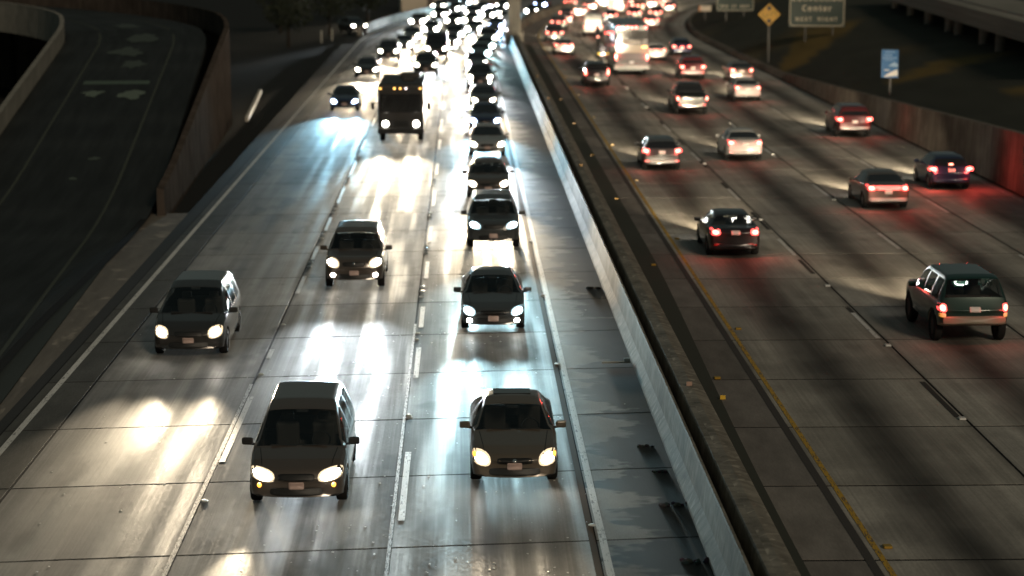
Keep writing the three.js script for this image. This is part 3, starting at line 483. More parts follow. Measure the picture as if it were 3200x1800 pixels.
function makeCar(type, o) {
  const B = carBody(type, o.fine !== false), S = B.S, { L, W } = S, hw = W / 2, F = o.facing ?? 'front';
  const g = new THREE.Group();
  for (const [n, geo] of Object.entries(B.geos)) {
    const base = n.split(' ')[0]; if (base === 'body' || base === 'trim') continue;
    part(base === 'bed' ? 'load_bed' : base, geo, base === 'bed' ? M.trim : o.cabin ? M.clear : M.glass, g);
  }
  part('body', B.geos.body, o.paint, g); if (B.geos.trim) part('sill', B.geos.trim, o.trim ?? M.trim, g);
  for (const t of S.axle) for (const sx of [-1, 1]) wheel(g, S.r, 0.22, sx * (hw - 0.12), L / 2 - t, o.rim ?? M.rim);
  if (o.cabin) { // seats and dashboard seen through the glass
    const zf = L / 2 - S.wf - 0.55, floor = S.bot + 0.12;
    for (const sx of [-1, 1]) { const q = part('seat', mergeGeometries([rbox(0.5, 0.18, 0.5, 0.06, sx * 0.37, floor + 0.2, zf), rbox(0.48, 0.58, 0.16, 0.06, 0, 0, 0).rotateX(0.22).translate(sx * 0.37, floor + 0.52, zf - 0.3)]), M.seat, g); part('headrest', rbox(0.26, 0.17, 0.1, 0.04, sx * 0.37, floor + 0.9, zf - 0.4), M.seat, q); }
    part('rear_seat', mergeGeometries([rbox(1.25, 0.18, 0.5, 0.06, 0, floor + 0.2, zf - 1.0), rbox(1.25, 0.5, 0.16, 0.06, 0, floor + 0.45, zf - 1.3)]), M.seat, g);
    const d = part('dashboard', rbox(1.3, 0.2, 0.45, 0.06, 0, interp(S.top, S.cowl) - 0.2, L / 2 - S.cowl - 0.45), M.seat, g); part('steering_wheel', new THREE.TorusGeometry(0.18, 0.018, 8, 20).rotateX(-0.4).translate(0.37, interp(S.top, S.cowl) - 0.1, zf + 0.55), M.trim, d);
    part('rear_view_mirror', rbox(0.24, 0.07, 0.04, 0.015, 0, Math.max(...S.top.map((k) => k[1])) - 0.17, L / 2 - S.wf + 0.02), M.trim, g);
    for (const sx of [-1, 1]) { const pts = []; for (let k = 0; k <= 8; k++) { const t = lerp(0.16, S.cowl - 0.02, k / 8), x = sx * lerp(hw - 0.3, hw - 0.2, k / 8); caster.set(new THREE.Vector3(x, 4, L / 2 - t), new THREE.Vector3(0, -1, 0)); const h = caster.intersectObject(B.probe); if (h.length) pts.push(new THREE.Vector3(x, h[0].point.y + 0.001, L / 2 - t)); } part('bonnet_gap', new THREE.TubeGeometry(new THREE.CatmullRomCurve3(pts), 12, 0.007, 5), M.grille, g); }
  }
  const yMir = interp(S.belt, S.cowl) + 0.1, zMir = L / 2 - S.cowl - 0.42;
  if (!o.tiny) for (const sx of [-1, 1]) { const m = part('side_mirror', rbox(0.22, 0.15, 0.1, 0.04).rotateY(sx * 0.15).translate(sx * (hw + 0.1), yMir, zMir), o.mirror ?? o.paint, g); part('mirror_arm', box(0.14, 0.04, 0.05, sx * (hw - 0.05), yMir - 0.06, zMir), M.trim, m); }
  if (F === 'front') {
    const hy = o.lampY ?? interp(S.top, 0.08) - 0.06, hx = o.lampX ?? hw - 0.28, rx = (o.lampW ?? 0.19) * 1.1, ry = (o.lampH ?? 0.11) * 1.2;
    for (const sx of [-1, 1]) {
      const lens = part('headlight', onFace(B, 'hl' + sx + [hx, hy, rx, ry], skew(ell(sx * hx, hy, rx, ry, 16, 2.6), sx * 0.2), true, 0.02), o.off ? M.lens : o.bulbMat === M.bulbCool ? M.lensCool : o.bulbMat === M.bulbBlue ? M.lensBlue : M.lensWarm, g);
      const k = o.bulb ?? 0.72; if (!o.off) part('bulb', onFace(B, 'bulb' + sx + k + [hx, hy, rx, ry], skew(ell(sx * hx, hy, rx * k, ry * k, 14, 2), sx * 0.2), true, 0.034), o.bulbMat ?? M.bulbWarm, lens);
      if (o.amber) part('turn_signal', onFace(B, 'ts' + sx + o.amber, ell(sx * (hx + o.amber[0]), hy + o.amber[1], 0.045, 0.05, 10), true, 0.03), M.amber, g);
      if (o.fog) part('fog_light', onFace(B, 'fog' + sx + o.fog, ell(sx * (hx - 0.02), hy - o.fog[0], 0.075, 0.06, 12), true, 0.03), o.fogMat ?? M.bulbWarm, g);
    }
    const gy = hy - (o.grilleDrop ?? 0.02);
    if (!o.tiny) {
      part('grille', onFace(B, 'gr', ell(0, gy - 0.02, 0.36, 0.07, 16, 5), true, 0.01), M.grille, g);
      part('air_intake', onFace(B, 'in', ell(0, S.bot + 0.16, 0.52, 0.075, 16, 5), true, 0.01), M.grille, g);
      if (o.emblem) part('emblem', onFace(B, 'em', ell(0, gy, 0.05, 0.035, 12), true, 0.03), M.chrome, g);
      part('license_plate', onFace(B, 'pl' + (o.plateY ?? 0), ell(0, o.plateY ?? S.bot + 0.27, 0.15, 0.075, 16, 8), true, 0.025), M.platePink, g);
      for (const sx of [-1, 1]) { const z0 = L / 2 - S.cowl - 0.02, y0 = interp(S.top, S.cowl) + 0.015; part('wiper', box(0.5, 0.015, 0.02).rotateZ(sx * 0.06).translate(sx * 0.3, y0 + 0.01, z0), M.trim, g); }
      if (o.sunroof) part('sunroof', box(0.78, 0.02, 0.5, 0, Math.max(...S.top.map((k) => k[1])) - 0.004, L / 2 - S.wf - 0.75), M.glass, g);
    }
    if (!o.off) { const z = L / 2 + 0.06; const c = LIGHT[o.light ?? 'warm'], p = o.power ?? 900; if (o.single) beam(g, 0, hy, z, { color: c, power: p * 1.8, cone: o.cone, dip: o.dip }); else for (const sx of [-1, 1]) { const k = o.aim?.[sx < 0 ? 0 : 1] ?? {}; for (const side of k.toe !== undefined ? [0] : [-0.065, 0.065]) beam(g, sx * hx + side * 0.5, hy, z - 0.1, { color: c, power: p * (k.gain ?? 1) * (k.toe !== undefined ? 1 : 0.7), cone: k.cone ?? o.cone, dip: k.dip ?? o.dip, toe: k.toe ?? side });  } }
  } else {
    const ty = o.tailY ?? interp(S.top, L - 0.08) - 0.07, tx = o.tailX ?? hw - 0.22, rx = (o.tailW ?? 0.15) * 1.12, ry = (o.tailH ?? 0.095) * 1.15, hot = o.hot ?? 0.58;
    for (const sx of [-1, 1]) {
      const lens = part('taillight', onFace(B, 'tl' + sx + [tx, ty, rx, ry], ell(sx * tx, ty, rx, ry, 16, 3), false, 0.02), o.lensMat ?? M.redLens, g);
      if (!o.off) part('bulb', onFace(B, 'tb' + sx + hot + [tx, ty, rx, ry], ell(sx * tx, ty, rx * hot, ry * hot, 12, 2), false, 0.032), o.hotMat ?? M.redHot, lens);
      if (o.reflector && !o.tiny) part('bumper_reflector', onFace(B, 'rf' + sx, ell(sx * (tx - 0.04), S.bot + 0.26, 0.1, 0.03, 12, 4), false, 0.015), o.reflector, g);  // bumper reflectors; on some cars a red glow is put into them
      if (o.amberTail) part('turn_signal', onFace(B, 'ta' + sx, ell(sx * tx, ty - ry - 0.08, rx * 0.8, 0.06, 12, 3), false, 0.02), M.amberDim, g);
    }
    part('license_plate', onFace(B, 'rp' + (o.plateY ?? 0), ell(0, o.plateY ?? ty - 0.06, 0.15, 0.075, 16, 8), false, 0.03), M.plate, g);
    if (!o.tiny) part('bumper', onFace(B, 'bm' + (o.bumperH ?? 0), ell(0, S.bot + 0.24, hw * 0.86, o.bumperH ?? 0.07, 24, 6), false, o.bumperOut ?? 0.03), o.bumper ?? o.paint, g);
    if (o.centre) part('brake_light', onFace(B, 'br', ell(0, interp(S.top, S.deck) + 0.1, 0.09, 0.025, 12, 4), false, 0.05), M.redHot, g);
    if (o.redPanel) part('glowing_reflector_panel', onFace(B, 'rpn', ell(0, ty + 0.005, tx - rx - 0.01, ry * 0.8, 20, 8), false, 0.014), M.redMid, g);  // reflector panel between the lamps, with a red glow put into it
    if (!o.off) { const p = (o.red ?? 1) * RED_GAIN; const spots = o.single ? [0] : [-tx, tx]; for (const x of spots) { const l = new THREE.PointLight(new THREE.Color(1, 0.07, 0.05), p * (o.single ? 1.7 : 1), 0, 2); l.name = 'taillight_glow'; l.position.set(x, ty, -L / 2 - 0.1); l.shadow.radius = 5; l.castShadow = true; g.add(l); } }
    if (o.head !== 0) { const hy = interp(S.top, 0.08) - 0.08, c = LIGHT[o.light ?? 'warm']; beam(g, 0, hy, L / 2 + 0.06, { color: c, power: o.head ?? 900, cone: 20, dip: 0.06 }); for (const sx of [-1, 1]) part('headlight', onFace(B, 'fh' + sx, ell(sx * (hw - 0.3), hy, 0.16, 0.08, 12, 2.5), true, 0.02), M.bulbWarm, g); }
  }
  return g;
}
// lamp position (X, s) measured on the road; the body is set so that its lamps stand there
function place(g, name, label, category, X, s, L, away, extra = 0, group) {
  const sc = away ? s + L / 2 - 0.1 : s + L / 2 - 0.2; // centre of the car
  g.name = numbered(name); g.position.set(X, 0, -sc); const k = slope(sc); g.position.x += k * (sc - s);
  g.rotation.y = (away ? Math.PI - Math.atan(k) : Math.atan2(-k, 1)) + extra; scene.add(g); return tag(g, label, category, group);
}
const dark = paint([0.012, 0.012, 0.013]), charcoal = paint([0.06, 0.065, 0.068]), silver = paint([0.42, 0.42, 0.41], 0.3, 0.5), white = paint([0.4, 0.395, 0.38], 0.35, 0), gold = paint([0.12, 0.095, 0.07]), navy = paint([0.012, 0.02, 0.06]), maroon = paint([0.07, 0.012, 0.014]), green = paint([0.006, 0.034, 0.026]), bronze = paint([0.085, 0.068, 0.056]), teal = paint([0.02, 0.06, 0.065]);

// ---- oncoming cars, near to far
place(makeCar('minivan', { cabin: 1, paint: bronze, amber: [0.06, -0.2], power: 300, aim: [{ dip: 0.155, cone: 7, gain: 0.9, toe: -0.06 }, { gain: 0.4 }], lampW: 0.22, lampH: 0.105, lampX: 0.66, bulb: 0.8, plateY: 0.5, mirror: M.trim }), 'minivan', 'dark bronze minivan with amber signals, nearest oncoming car in the middle lane', 'minivan', -3.25, 40.5, 4.85);
place(makeCar('sedan', { cabin: 1, paint: gold, amber: [0.13, 0.05], power: 160, lampW: 0.17, lampH: 0.12, lampX: 0.67, emblem: 1, sunroof: 1, plateY: 0.48 }), 'sedan', 'dark brown saloon with a glass sunroof, nearest oncoming car beside the median shoulder', 'car', 1.02, 42, 4.65);
place(makeCar('minivan', { cabin: 1, paint: paint([0.055, 0.05, 0.047], 0.22, 0.6), power: 1150, lampX: 0.7, lampW: 0.17, lampH: 0.13, plateY: 0.5, mirror: M.trim }), 'minivan', 'dark grey minivan with shining side panels in the leftmost oncoming lane next to the gore', 'minivan', -7.2, 55.3, 4.85);
place(makeCar('sedan', { cabin: 1, paint: charcoal, light: 'cool', bulbMat: M.bulbCool, fog: [0.26], power: 850, lampX: 0.68, lampW: 0.17, lampH: 0.1, plateY: 0.42, dip: -0.025, aim: [{}, { gain: 0.4 }] }), 'sedan', 'charcoal saloon with cold white headlights and a pink plate, second behind the sunroof car', 'car', 0.83, 58.7, 4.65);
place(makeCar('suv', { cabin: 1, paint: bronze, fog: [0.38], light: 'white', dip: -0.03, power: 760, lampX: 0.68, lampW: 0.2, lampH: 0.12, emblem: 1, plateY: 0.55 }), 'crossover', 'brownish crossover with warm headlights and lit fog lamps alone in the middle lane', 'crossover', -3.39, 65.9, 4.6);
place(makeCar('suv', { cabin: 1, paint: charcoal, light: 'cool', bulbMat: M.bulbCool, power: 1000, lampX: 0.66, lampW: 0.2, lampH: 0.1, plateY: 0.5 }), 'crossover', 'dark grey crossover with cold white headlights in the median lane, third in its queue', 'crossover', 1.06, 74.2, 4.6);
place(makeCar('hatch', { cabin: 1, paint: bronze, power: 1900, lampX: 0.66, lampW: 0.18, lampH: 0.11 }), 'hatchback', 'hazy brown hatchback with warm headlights and pale roof edge, fourth in the median lane queue', 'car', 1.05, 88.1, 4.2);
place(makeCar('sedan', { paint: silver, light: 'white', power: 1900, lampX: 0.68 }), 'sedan', 'silver saloon nearly lost in glare, fifth in the median lane queue', 'car', 1.2, 104.5, 4.65);
place(makeCar('sedan', { paint: navy, light: 'blue', bulbMat: M.bulbBlue, power: 1600, lampX: 0.66 }), 'sedan', 'navy saloon with blue tinted headlights in the median lane queue', 'car', 1.24, 117.5, 4.65);
place(makeCar('hatch', { paint: charcoal, power: 1600, amber: [0.13, 0], lampX: 0.55 }), 'hatchback', 'dark hatchback with amber corner lamps behind the navy saloon', 'car', 1.3, 131, 4.2);
place(makeCar('suv', { paint: dark, light: 'white', fog: [0.34], power: 1600, lampX: 0.68 }), 'crossover', 'black crossover with two pairs of lit lamps behind the dark hatchback in the median lane', 'crossover', 1.22, 148, 4.6);
place(makeCar('sedan', { paint: navy, light: 'blue', bulbMat: M.bulbBlue, power: 1700, lampX: 0.64 }), 'sedan', 'dark blue car with bluish headlights alone in the leftmost oncoming lane', 'car', -7.19, 130.5, 4.65);
place(makeCar('sedan', { paint: dark, power: 1700, lampX: 0.66 }), 'sedan', 'black saloon with warm headlights behind the dark blue car in the left lane', 'car', -7.1, 159.5, 4.65);
place(makeCar('suv', { paint: dark, power: 1700, lampX: 0.66 }), 'crossover', 'black crossover with round glaring headlights, third in the leftmost oncoming lane', 'crossover', -6.15, 179, 4.6);
place(makeCar('suv', { paint: dark, power: 1700, lampX: 0.68 }), 'crossover', 'dark tall crossover directly behind the motorhome', 'crossover', -2.75, 161, 4.6);
place(makeCar('van', { paint: dark, light: 'white', power: 1700, lampX: 0.72 }), 'van', 'square dark van behind the tall crossover in the middle lane', 'van', -2.2, 181, 5.4);

{ // motorhome with five marker lamps
  const t = thing('motorhome', 'tall flat fronted dark motorhome with a row of small amber marker lamps', 'motorhome', [-3.22, 0, -111.6 - 3.9]);
  const m = std([0.03, 0.027, 0.025], 0.5), L = 7.8, W = 2.4, H = 3.05;
  part('body', rbox(W, H - 0.5, L, 0.16, 0, 0.5 + (H - 0.5) / 2, 0), m, t); part('roof_box', rbox(1.1, 0.3, 1.4, 0.08, 0.4, H + 0.12, -1.2), m, t); part('roof_vent', rbox(0.6, 0.2, 0.6, 0.05, 0.35, H + 0.08, 1.6), m, t);
  part('windshield', rbox(W - 0.3, 0.95, 0.06, 0.03, 0, 2.05, L / 2), M.glass, t); part('grille', rbox(0.9, 0.3, 0.06, 0.02, 0, 1.0, L / 2 + 0.005), M.grille, t); part('bumper', rbox(W, 0.32, 0.3, 0.06, 0, 0.62, L / 2 + 0.03), M.trim, t);
  for (const [k, x] of [-1.05, -0.32, -0.02, 0.28, 1.02].entries()) part('marker_light', new THREE.SphereGeometry(0.055, 12, 8).scale(1, 0.8, 0.7).translate(x, 2.82, L / 2 + 0.02), k === 3 ? glow([1, 0.8, 0.75], 5) : glow([1, 0.5, 0.1], 5), t);
  for (const sx of [-1, 1]) {
    const a = part('headlight', cyl(0.17, 0.17, 0.08, 20).rotateX(Math.PI / 2).translate(sx * 0.8, 0.98, L / 2 + 0.02), M.lens, t); part('bulb', new THREE.SphereGeometry(0.15, 14, 10).scale(1, 1, 0.35).translate(sx * 0.8, 0.98, L / 2 + 0.06), M.bulbWarm, a);
    part('side_mirror', rbox(0.16, 0.36, 0.12, 0.05, sx * (W / 2 + 0.26), 1.9, L / 2 - 0.15), M.trim, t); part('mirror_arm', box(0.26, 0.05, 0.05, sx * (W / 2 + 0.12), 2.05, L / 2 - 0.15), M.trim, t);
    for (const z of [2.6, -2.3]) wheel(t, 0.42, 0.28, sx * (W / 2 - 0.2), z, M.trim); beam(t, sx * 0.8, 0.98, L / 2 + 0.12, { color: LIGHT.warm, power: 2000, dip: -0.042 });
    part('side_window', box(0.02, 0.7, 1.6, sx * W / 2, 2.2, 1.6), M.glass, t);
  }
}
// ---- far oncoming traffic
const FAR = [ // type, X, s, paint, lamp, label
  ['sedan', 1.1, 166, dark, 'white', 'dark saloon seventh in the median lane queue, just beyond the black crossover'], ['sedan', 1.5, 180, teal, 'cool', 'teal tinted saloon with cold lamps, eighth in the median lane queue'],
  ['hatch', 2.0, 190, teal, 'cool', 'teal tinted hatchback with cold lamps close behind the teal saloon'], ['suv', 2.45, 201, charcoal, 'white', 'grey crossover tenth in the median lane queue, left of the concrete column'], ['sedan', 3.0, 212, navy, 'blue', 'navy saloon with blue lamps left of the foot of the concrete column'],
  ['sedan', -5.3, 193, charcoal, 'warm', 'dark saloon half hidden behind the round-lamped black crossover'], ['hatch', -1.1, 196, bronze, 'warm', 'bronze hatchback right behind the square van in the middle lane'], ['suv', -0.75, 207, dark, 'white', 'black crossover behind the bronze hatchback in the middle lane'],
  ['sedan', -3.3, 222, dark, 'warm', 'far saloon with two round lamps, leftmost of the lamps below the pale wall'], ['sedan', 1.2, 222, charcoal, 'warm', 'far grey saloon in the centre of the cluster of glaring lamps'], ['suv', -2.73, 253, dark, 'warm', 'far crossover at the outside of the bend under the pale wall'],
  ['suv', -1.03, 236, dark, 'warm', 'far crossover between the outside bend and the centre of the lamp cluster'], ['sedan', 0.9, 243, bronze, 'white', 'far bronze saloon one row behind the centre of the lamp cluster'], ['sedan', 2.2, 276, dark, 'white', 'distant saloon at the top of the lamp cluster, left of two close lamps'],
  ['hatch', 4.1, 262, charcoal, 'white', 'distant hatchback near the top of the median lane'], ['suv', 4.9, 243, silver, 'white', 'far silver crossover just left of the concrete column'], ['hatch', 3.5, 228, navy, 'blue', 'far navy hatchback with small blue lamps left of the column'],
  ['sedan', 5.2, 285, dark, 'white', 'distant dark saloon farthest up the median lane left of the column'], ['sedan', 8.6, 268, dark, 'white', 'distant saloon seen just to the right of the concrete column'], ['suv', 10.2, 284, charcoal, 'blue', 'distant crossover with bluish lamps, farthest to the right of the column'], ['sedan', -4.9, 208, dark, 'warm', 'dark saloon in the left lane behind the half hidden one'], ['hatch', -5.0, 239, bronze, 'white', 'bronze hatchback at the outer edge of the bend, under the long pale barrier'], ['sedan', 3.0, 257, charcoal, 'warm', 'grey saloon high in the lamp cluster, left of the silver crossover'], ['suv', -1.2, 270, dark, 'white', 'dark crossover in the upper left of the lamp cluster'],
  ['sedan', 1.2, 262, dark, 'warm', 'dark saloon one row above the bronze saloon in the lamp cluster'], ['sedan', 6.4, 300, dark, 'white', 'distant saloon touching the top edge just left of the column'], ['hatch', -3.2, 284, dark, 'warm', 'distant hatchback at the top left end of the oncoming road'],
  ['van', 0.3, 290, teal, 'cool', 'distant pale teal van at the very top of the oncoming road'],
];
for (const [type, X, s, p, lamp, label] of FAR) place(makeCar(type, { paint: p, fine: false, tiny: true, light: lamp, single: true, power: 1700, lampW: 0.24, lampH: 0.17, bulb: 0.9, bulbMat: lamp === 'blue' ? M.bulbBlue : lamp === 'cool' ? M.bulbCool : M.bulbWarm, lampX: 0.66 }), type === 'sedan' ? 'sedan' : type === 'hatch' ? 'hatchback' : type === 'van' ? 'van' : 'crossover', label, type === 'van' ? 'van' : 'car', X, s, SPEC[type].L);

// ---- departing cars
place(makeCar('offroader', { cabin: 1, paint: green, facing: 'rear', amberTail: 1, tailY: 1.02, tailX: 0.86, tailW: 0.09, tailH: 0.1, hot: 0.7, plateY: 0.98, bumper: M.tan, bumperH: 0.12, bumperOut: 0.1, trim: M.tan, rim: M.trim, red: 0.5, head: 700 }), 'crossover', 'dark green off-roader with a tan bumper and tall tyres, nearest on the right side', 'off-roader', 13.75, 56.6, 4.55, true, 0.02);
place(makeCar('sedan', { cabin: 1, paint: dark, facing: 'rear', reflector: M.redOff, plateY: 0.88, red: 1.2, head: 1200 }), 'sedan', 'black saloon beside the yellow line with a white plate, nearest to the barrier', 'car', 9.27, 72, 4.65, true);
place(makeCar('sedan', { paint: bronze, facing: 'rear', redPanel: 1, bumper: white, plateY: 0.74, red: 1.4, head: 900 }), 'sedan', 'beige saloon with a red reflector panel between its tail lamps', 'car', 16.9, 84.2, 4.65, true);
place(makeCar('hatch', { paint: navy, facing: 'rear', centre: 1, tailX: 0.78, tailY: 0.9, plateY: 0.86, red: 4.5, head: 800 }), 'hatchback', 'dark blue hatchback braking with a high centre lamp beside the right wall', 'car', 20.9, 90.7, 4.2, true);
place(makeCar('hatch', { paint: charcoal, facing: 'rear', tailX: 0.75, tailY: 0.92, reflector: M.redMid, bumper: silver, red: 1, head: 900 }), 'hatchback', 'dark hatchback with a pale bumper beside the yellow line, ahead of the black saloon', 'car', 9.2, 98.3, 4.2, true);
place(makeCar('sedan', { paint: white, facing: 'rear', reflector: M.redMid, tailW: 0.16, red: 0.8, head: 900 }), 'sedan', 'white saloon in the second lane with orange red tail lamps', 'car', 13.55, 102.2, 4.65, true);
place(makeCar('suv', { paint: maroon, facing: 'rear', tailX: 0.8, tailY: 0.98, bumper: silver, plateY: 0.86, red: 1.2, head: 900 }), 'crossover', 'dark maroon people carrier whose lamps light the right wall', 'crossover', 20.9, 113.6, 4.6, true);
place(makeCar('pickup', { paint: dark, facing: 'rear', tailX: 0.88, tailY: 1.0, tailH: 0.11, tailW: 0.08, bumper: M.chrome, bumperH: 0.1, bumperOut: 0.1, plateY: 0.62, red: 1, head: 900 }), 'pickup_truck', 'black pickup truck with a chrome bumper in the second lane', 'pickup truck', 13.7, 127.5, 5.6, true);
place(makeCar('sedan', { paint: white, facing: 'rear', bumper: white, red: 0.9, head: 800 }), 'sedan', 'pale saloon in the third lane right of the black pickup', 'car', 18.3, 137.2, 4.65, true);
place(makeCar('sedan', { paint: bronze, facing: 'rear', bumper: silver, red: 1, head: 800 }), 'sedan', 'beige saloon ahead of the pale saloon by the right kerb', 'car', 20.1, 154, 4.65, true);
place(makeCar('suv', { paint: maroon, facing: 'rear', tailX: 0.78, reflector: M.redMid, bumper: silver, red: 1.4, head: 800 }), 'crossover', 'dark red crossover with small glowing red bumper reflectors ahead of the pickup', 'crossover', 16.87, 157, 4.6, true);
place(makeCar('suv', { paint: dark, facing: 'rear', tailX: 0.8, tailY: 1.05, tailW: 0.07, tailH: 0.2, hot: 0.8, plateY: 0.86, red: 1, head: 250 }), 'crossover', 'black crossover with tall upright tail lamps left of the coach', 'crossover', 9.4, 150, 4.6, true);
const FARR = [
  ['sedan', 8.83, 187, silver, 'silver saloon in the lane by the yellow line where the road begins to bend'], ['suv', 8.9, 207.5, dark, 'dark crossover ahead of the silver saloon at the bend'], ['suv', 10.3, 231, charcoal, 'grey crossover with white lamp glints on the inside of the bend'], ['sedan', 12.3, 256, dark, 'dark saloon far ahead on the inside of the bend'],
  ['sedan', 14.5, 265, white, 'white saloon far ahead on the bend beside the dark one'], ['suv', 14.1, 235.5, white, 'white crossover left of the red marker lamps of the coach'], ['van', 13.25, 218, white, 'white van ahead of the motorcycle'], ['sedan', 16.15, 179, white, 'white saloon half hidden to the right of the coach'],
  ['hatch', 19.0, 186, navy, 'dark blue hatchback to the right of the coach by the kerb'], ['sedan', 20.8, 236.5, silver, 'silver saloon with orange lamps right of the red marker lamps'], ['hatch', 23.3, 260, bronze, 'bronze hatchback beyond the silver saloon at the outer kerb'], ['suv', 22.7, 278.5, gold, 'beige crossover far up in the middle of the bend'],
  ['sedan', 26.6, 278, dark, 'dark saloon far up at the outer edge of the bend'], ['van', 18.7, 291, white, 'white van at the top of the departing road'], ['van', 19.4, 272, white, 'white van in the middle of the far bend'], ['suv', 27.4, 292, white, 'pale crossover at the top right end of the departing road'], ['suv', 14.5, 290, white, 'white lit crossover at the top left of the departing road'], ['sedan', 17.2, 250, dark, 'dark saloon in the middle of the bend beyond the white crossover'], ['hatch', 20.6, 258, charcoal, 'grey hatchback between silver and bronze cars on the bend'], ['sedan', 16.6, 282, silver, 'silver saloon far up on the inside of the bend'], ['suv', 20.9, 287, maroon, 'maroon crossover far up beside the white van'], ['sedan', 25.2, 289, white, 'white saloon far up near the outer edge of the bend'], ['sedan', 11.6, 243, maroon, 'maroon saloon between the grey crossover and the inner barrier on the bend'], ['hatch', 26.4, 299, dark, 'dark hatchback at the top edge on the outer side of the bend'],
  ['sedan', 23.2, 296, maroon, 'maroon saloon at the top centre of the departing road'],
];
for (const [type, X, s, p, label] of FARR) place(makeCar(type, { paint: p, fine: false, tiny: true, facing: 'rear', single: true, red: 1.3, head: 900, tailX: SPEC[type].W / 2 - 0.22, ...(type === 'van' ? { tailY: 1.0 } : {}) }), type === 'sedan' ? 'sedan' : type === 'hatch' ? 'hatchback' : type === 'van' ? 'van' : 'crossover', label, type === 'van' ? 'van' : 'car', X, s, SPEC[type].L, true);

{ // tall coach on the right
  const t = thing('coach', 'tall white backed coach with five red marker lamps and a wide pale bumper', 'coach', [12.75, 0, -161.8 - 5.5], Math.PI);
  const L = 11, W = 2.6, H = 3.85, m = paint([0.06, 0.055, 0.06], 0.45, 0.1), z = -L / 2;
  part('body', rbox(W, H - 0.4, L, 0.18, 0, 0.4 + (H - 0.4) / 2, 0), m, t); part('rear_window', rbox(W - 0.25, 0.7, 0.06, 0.03, 0, 3.05, z), M.glass, t);
  part('lettering', new THREE.PlaneGeometry(1.9, 0.3).rotateY(Math.PI).translate(0, 2.5, z - 0.012), canvasMat(512, 80, (x) => { x.fillStyle = '#5a5550'; x.fillRect(0, 0, 512, 80); x.fillStyle = '#f4ecdf'; x.font = 'bold 76px sans-serif'; x.textAlign = 'center'; x.fillText('AMERICA', 256, 68); }), t);
  part('panel', rbox(W - 0.12, 0.62, 0.06, 0.03, 0, 1.98, z - 0.01), paint([0.3, 0.24, 0.16], 0.5, 0), t); part('louvre', rbox(W - 0.6, 0.5, 0.05, 0.02, 0, 1.4, z - 0.005), std([0.16, 0.15, 0.16], 0.5), t); part('louvre', box(W - 0.7, 0.05, 0.07, 0, 1.13, z - 0.005), M.grille, t);
  part('bumper', rbox(W + 0.06, 0.34, 0.3, 0.08, 0, 0.62, z - 0.1), std([0.5, 0.5, 0.49], 0.4), t); part('license_plate', box(0.32, 0.17, 0.02, 0, 0.98, z - 0.02), std([0.8, 0.8, 0.82], 0.5), t); part('bumper_step', rbox(W - 0.7, 0.1, 0.2, 0.03, 0.1, 0.42, z - 0.1), std([0.35, 0.42, 0.4], 0.5), t);
  for (const x of [-1.05, -0.3, 0, 0.3, 1.05]) part('marker_light', new THREE.SphereGeometry(0.085, 12, 8).translate(x, 3.6, z - 0.04), glow([1, 0.12, 0.1], 12), t);
  for (const sx of [-1, 1]) { const a = part('taillight', rbox(0.16, 0.5, 0.06, 0.03, sx * (W / 2 - 0.13), 1.38, z - 0.02), M.redLens, t); part('bulb', rbox(0.1, 0.3, 0.05, 0.02, sx * (W / 2 - 0.13), 1.42, z - 0.045), M.redHot, a); part('turn_signal', rbox(0.42, 0.16, 0.05, 0.02, sx * (W / 2 - 0.35), 2.13, z - 0.04), sx < 0 ? M.amber : glow([1, 0.85, 0.8], 2.6), t);
    for (const zz of [-3.2, 3.8]) wheel(t, 0.5, 0.32, sx * (W / 2 - 0.2), zz, M.rim); part('side_mirror', rbox(0.12, 0.4, 0.15, 0.04, sx * (W / 2 + 0.2), 2.6, L / 2), M.trim, t); part('mirror_arm', box(0.25, 0.05, 0.05, sx * (W / 2 + 0.08), 2.8, L / 2), M.trim, t);
    for (let k = 0; k < 5; k++) part('lit_window', rbox(0.04, 0.5, 1.5, 0.015, sx * (W / 2), 2.75, -3.8 + k * 1.8), k < 2 ? glow([0.9, 0.92, 1], 0.8) : M.glass, t);
    const l = new THREE.PointLight(new THREE.Color(1, 0.12, 0.08), 2.2, 0, 2); l.name = 'taillight_glow'; l.position.set(sx * (W / 2 - 0.13), 1.4, z - 0.2); l.castShadow = true; t.add(l); beam(t, sx * 0.9, 0.9, L / 2 + 0.2, { color: LIGHT.warm, power: 700, cone: 22 }); }
}
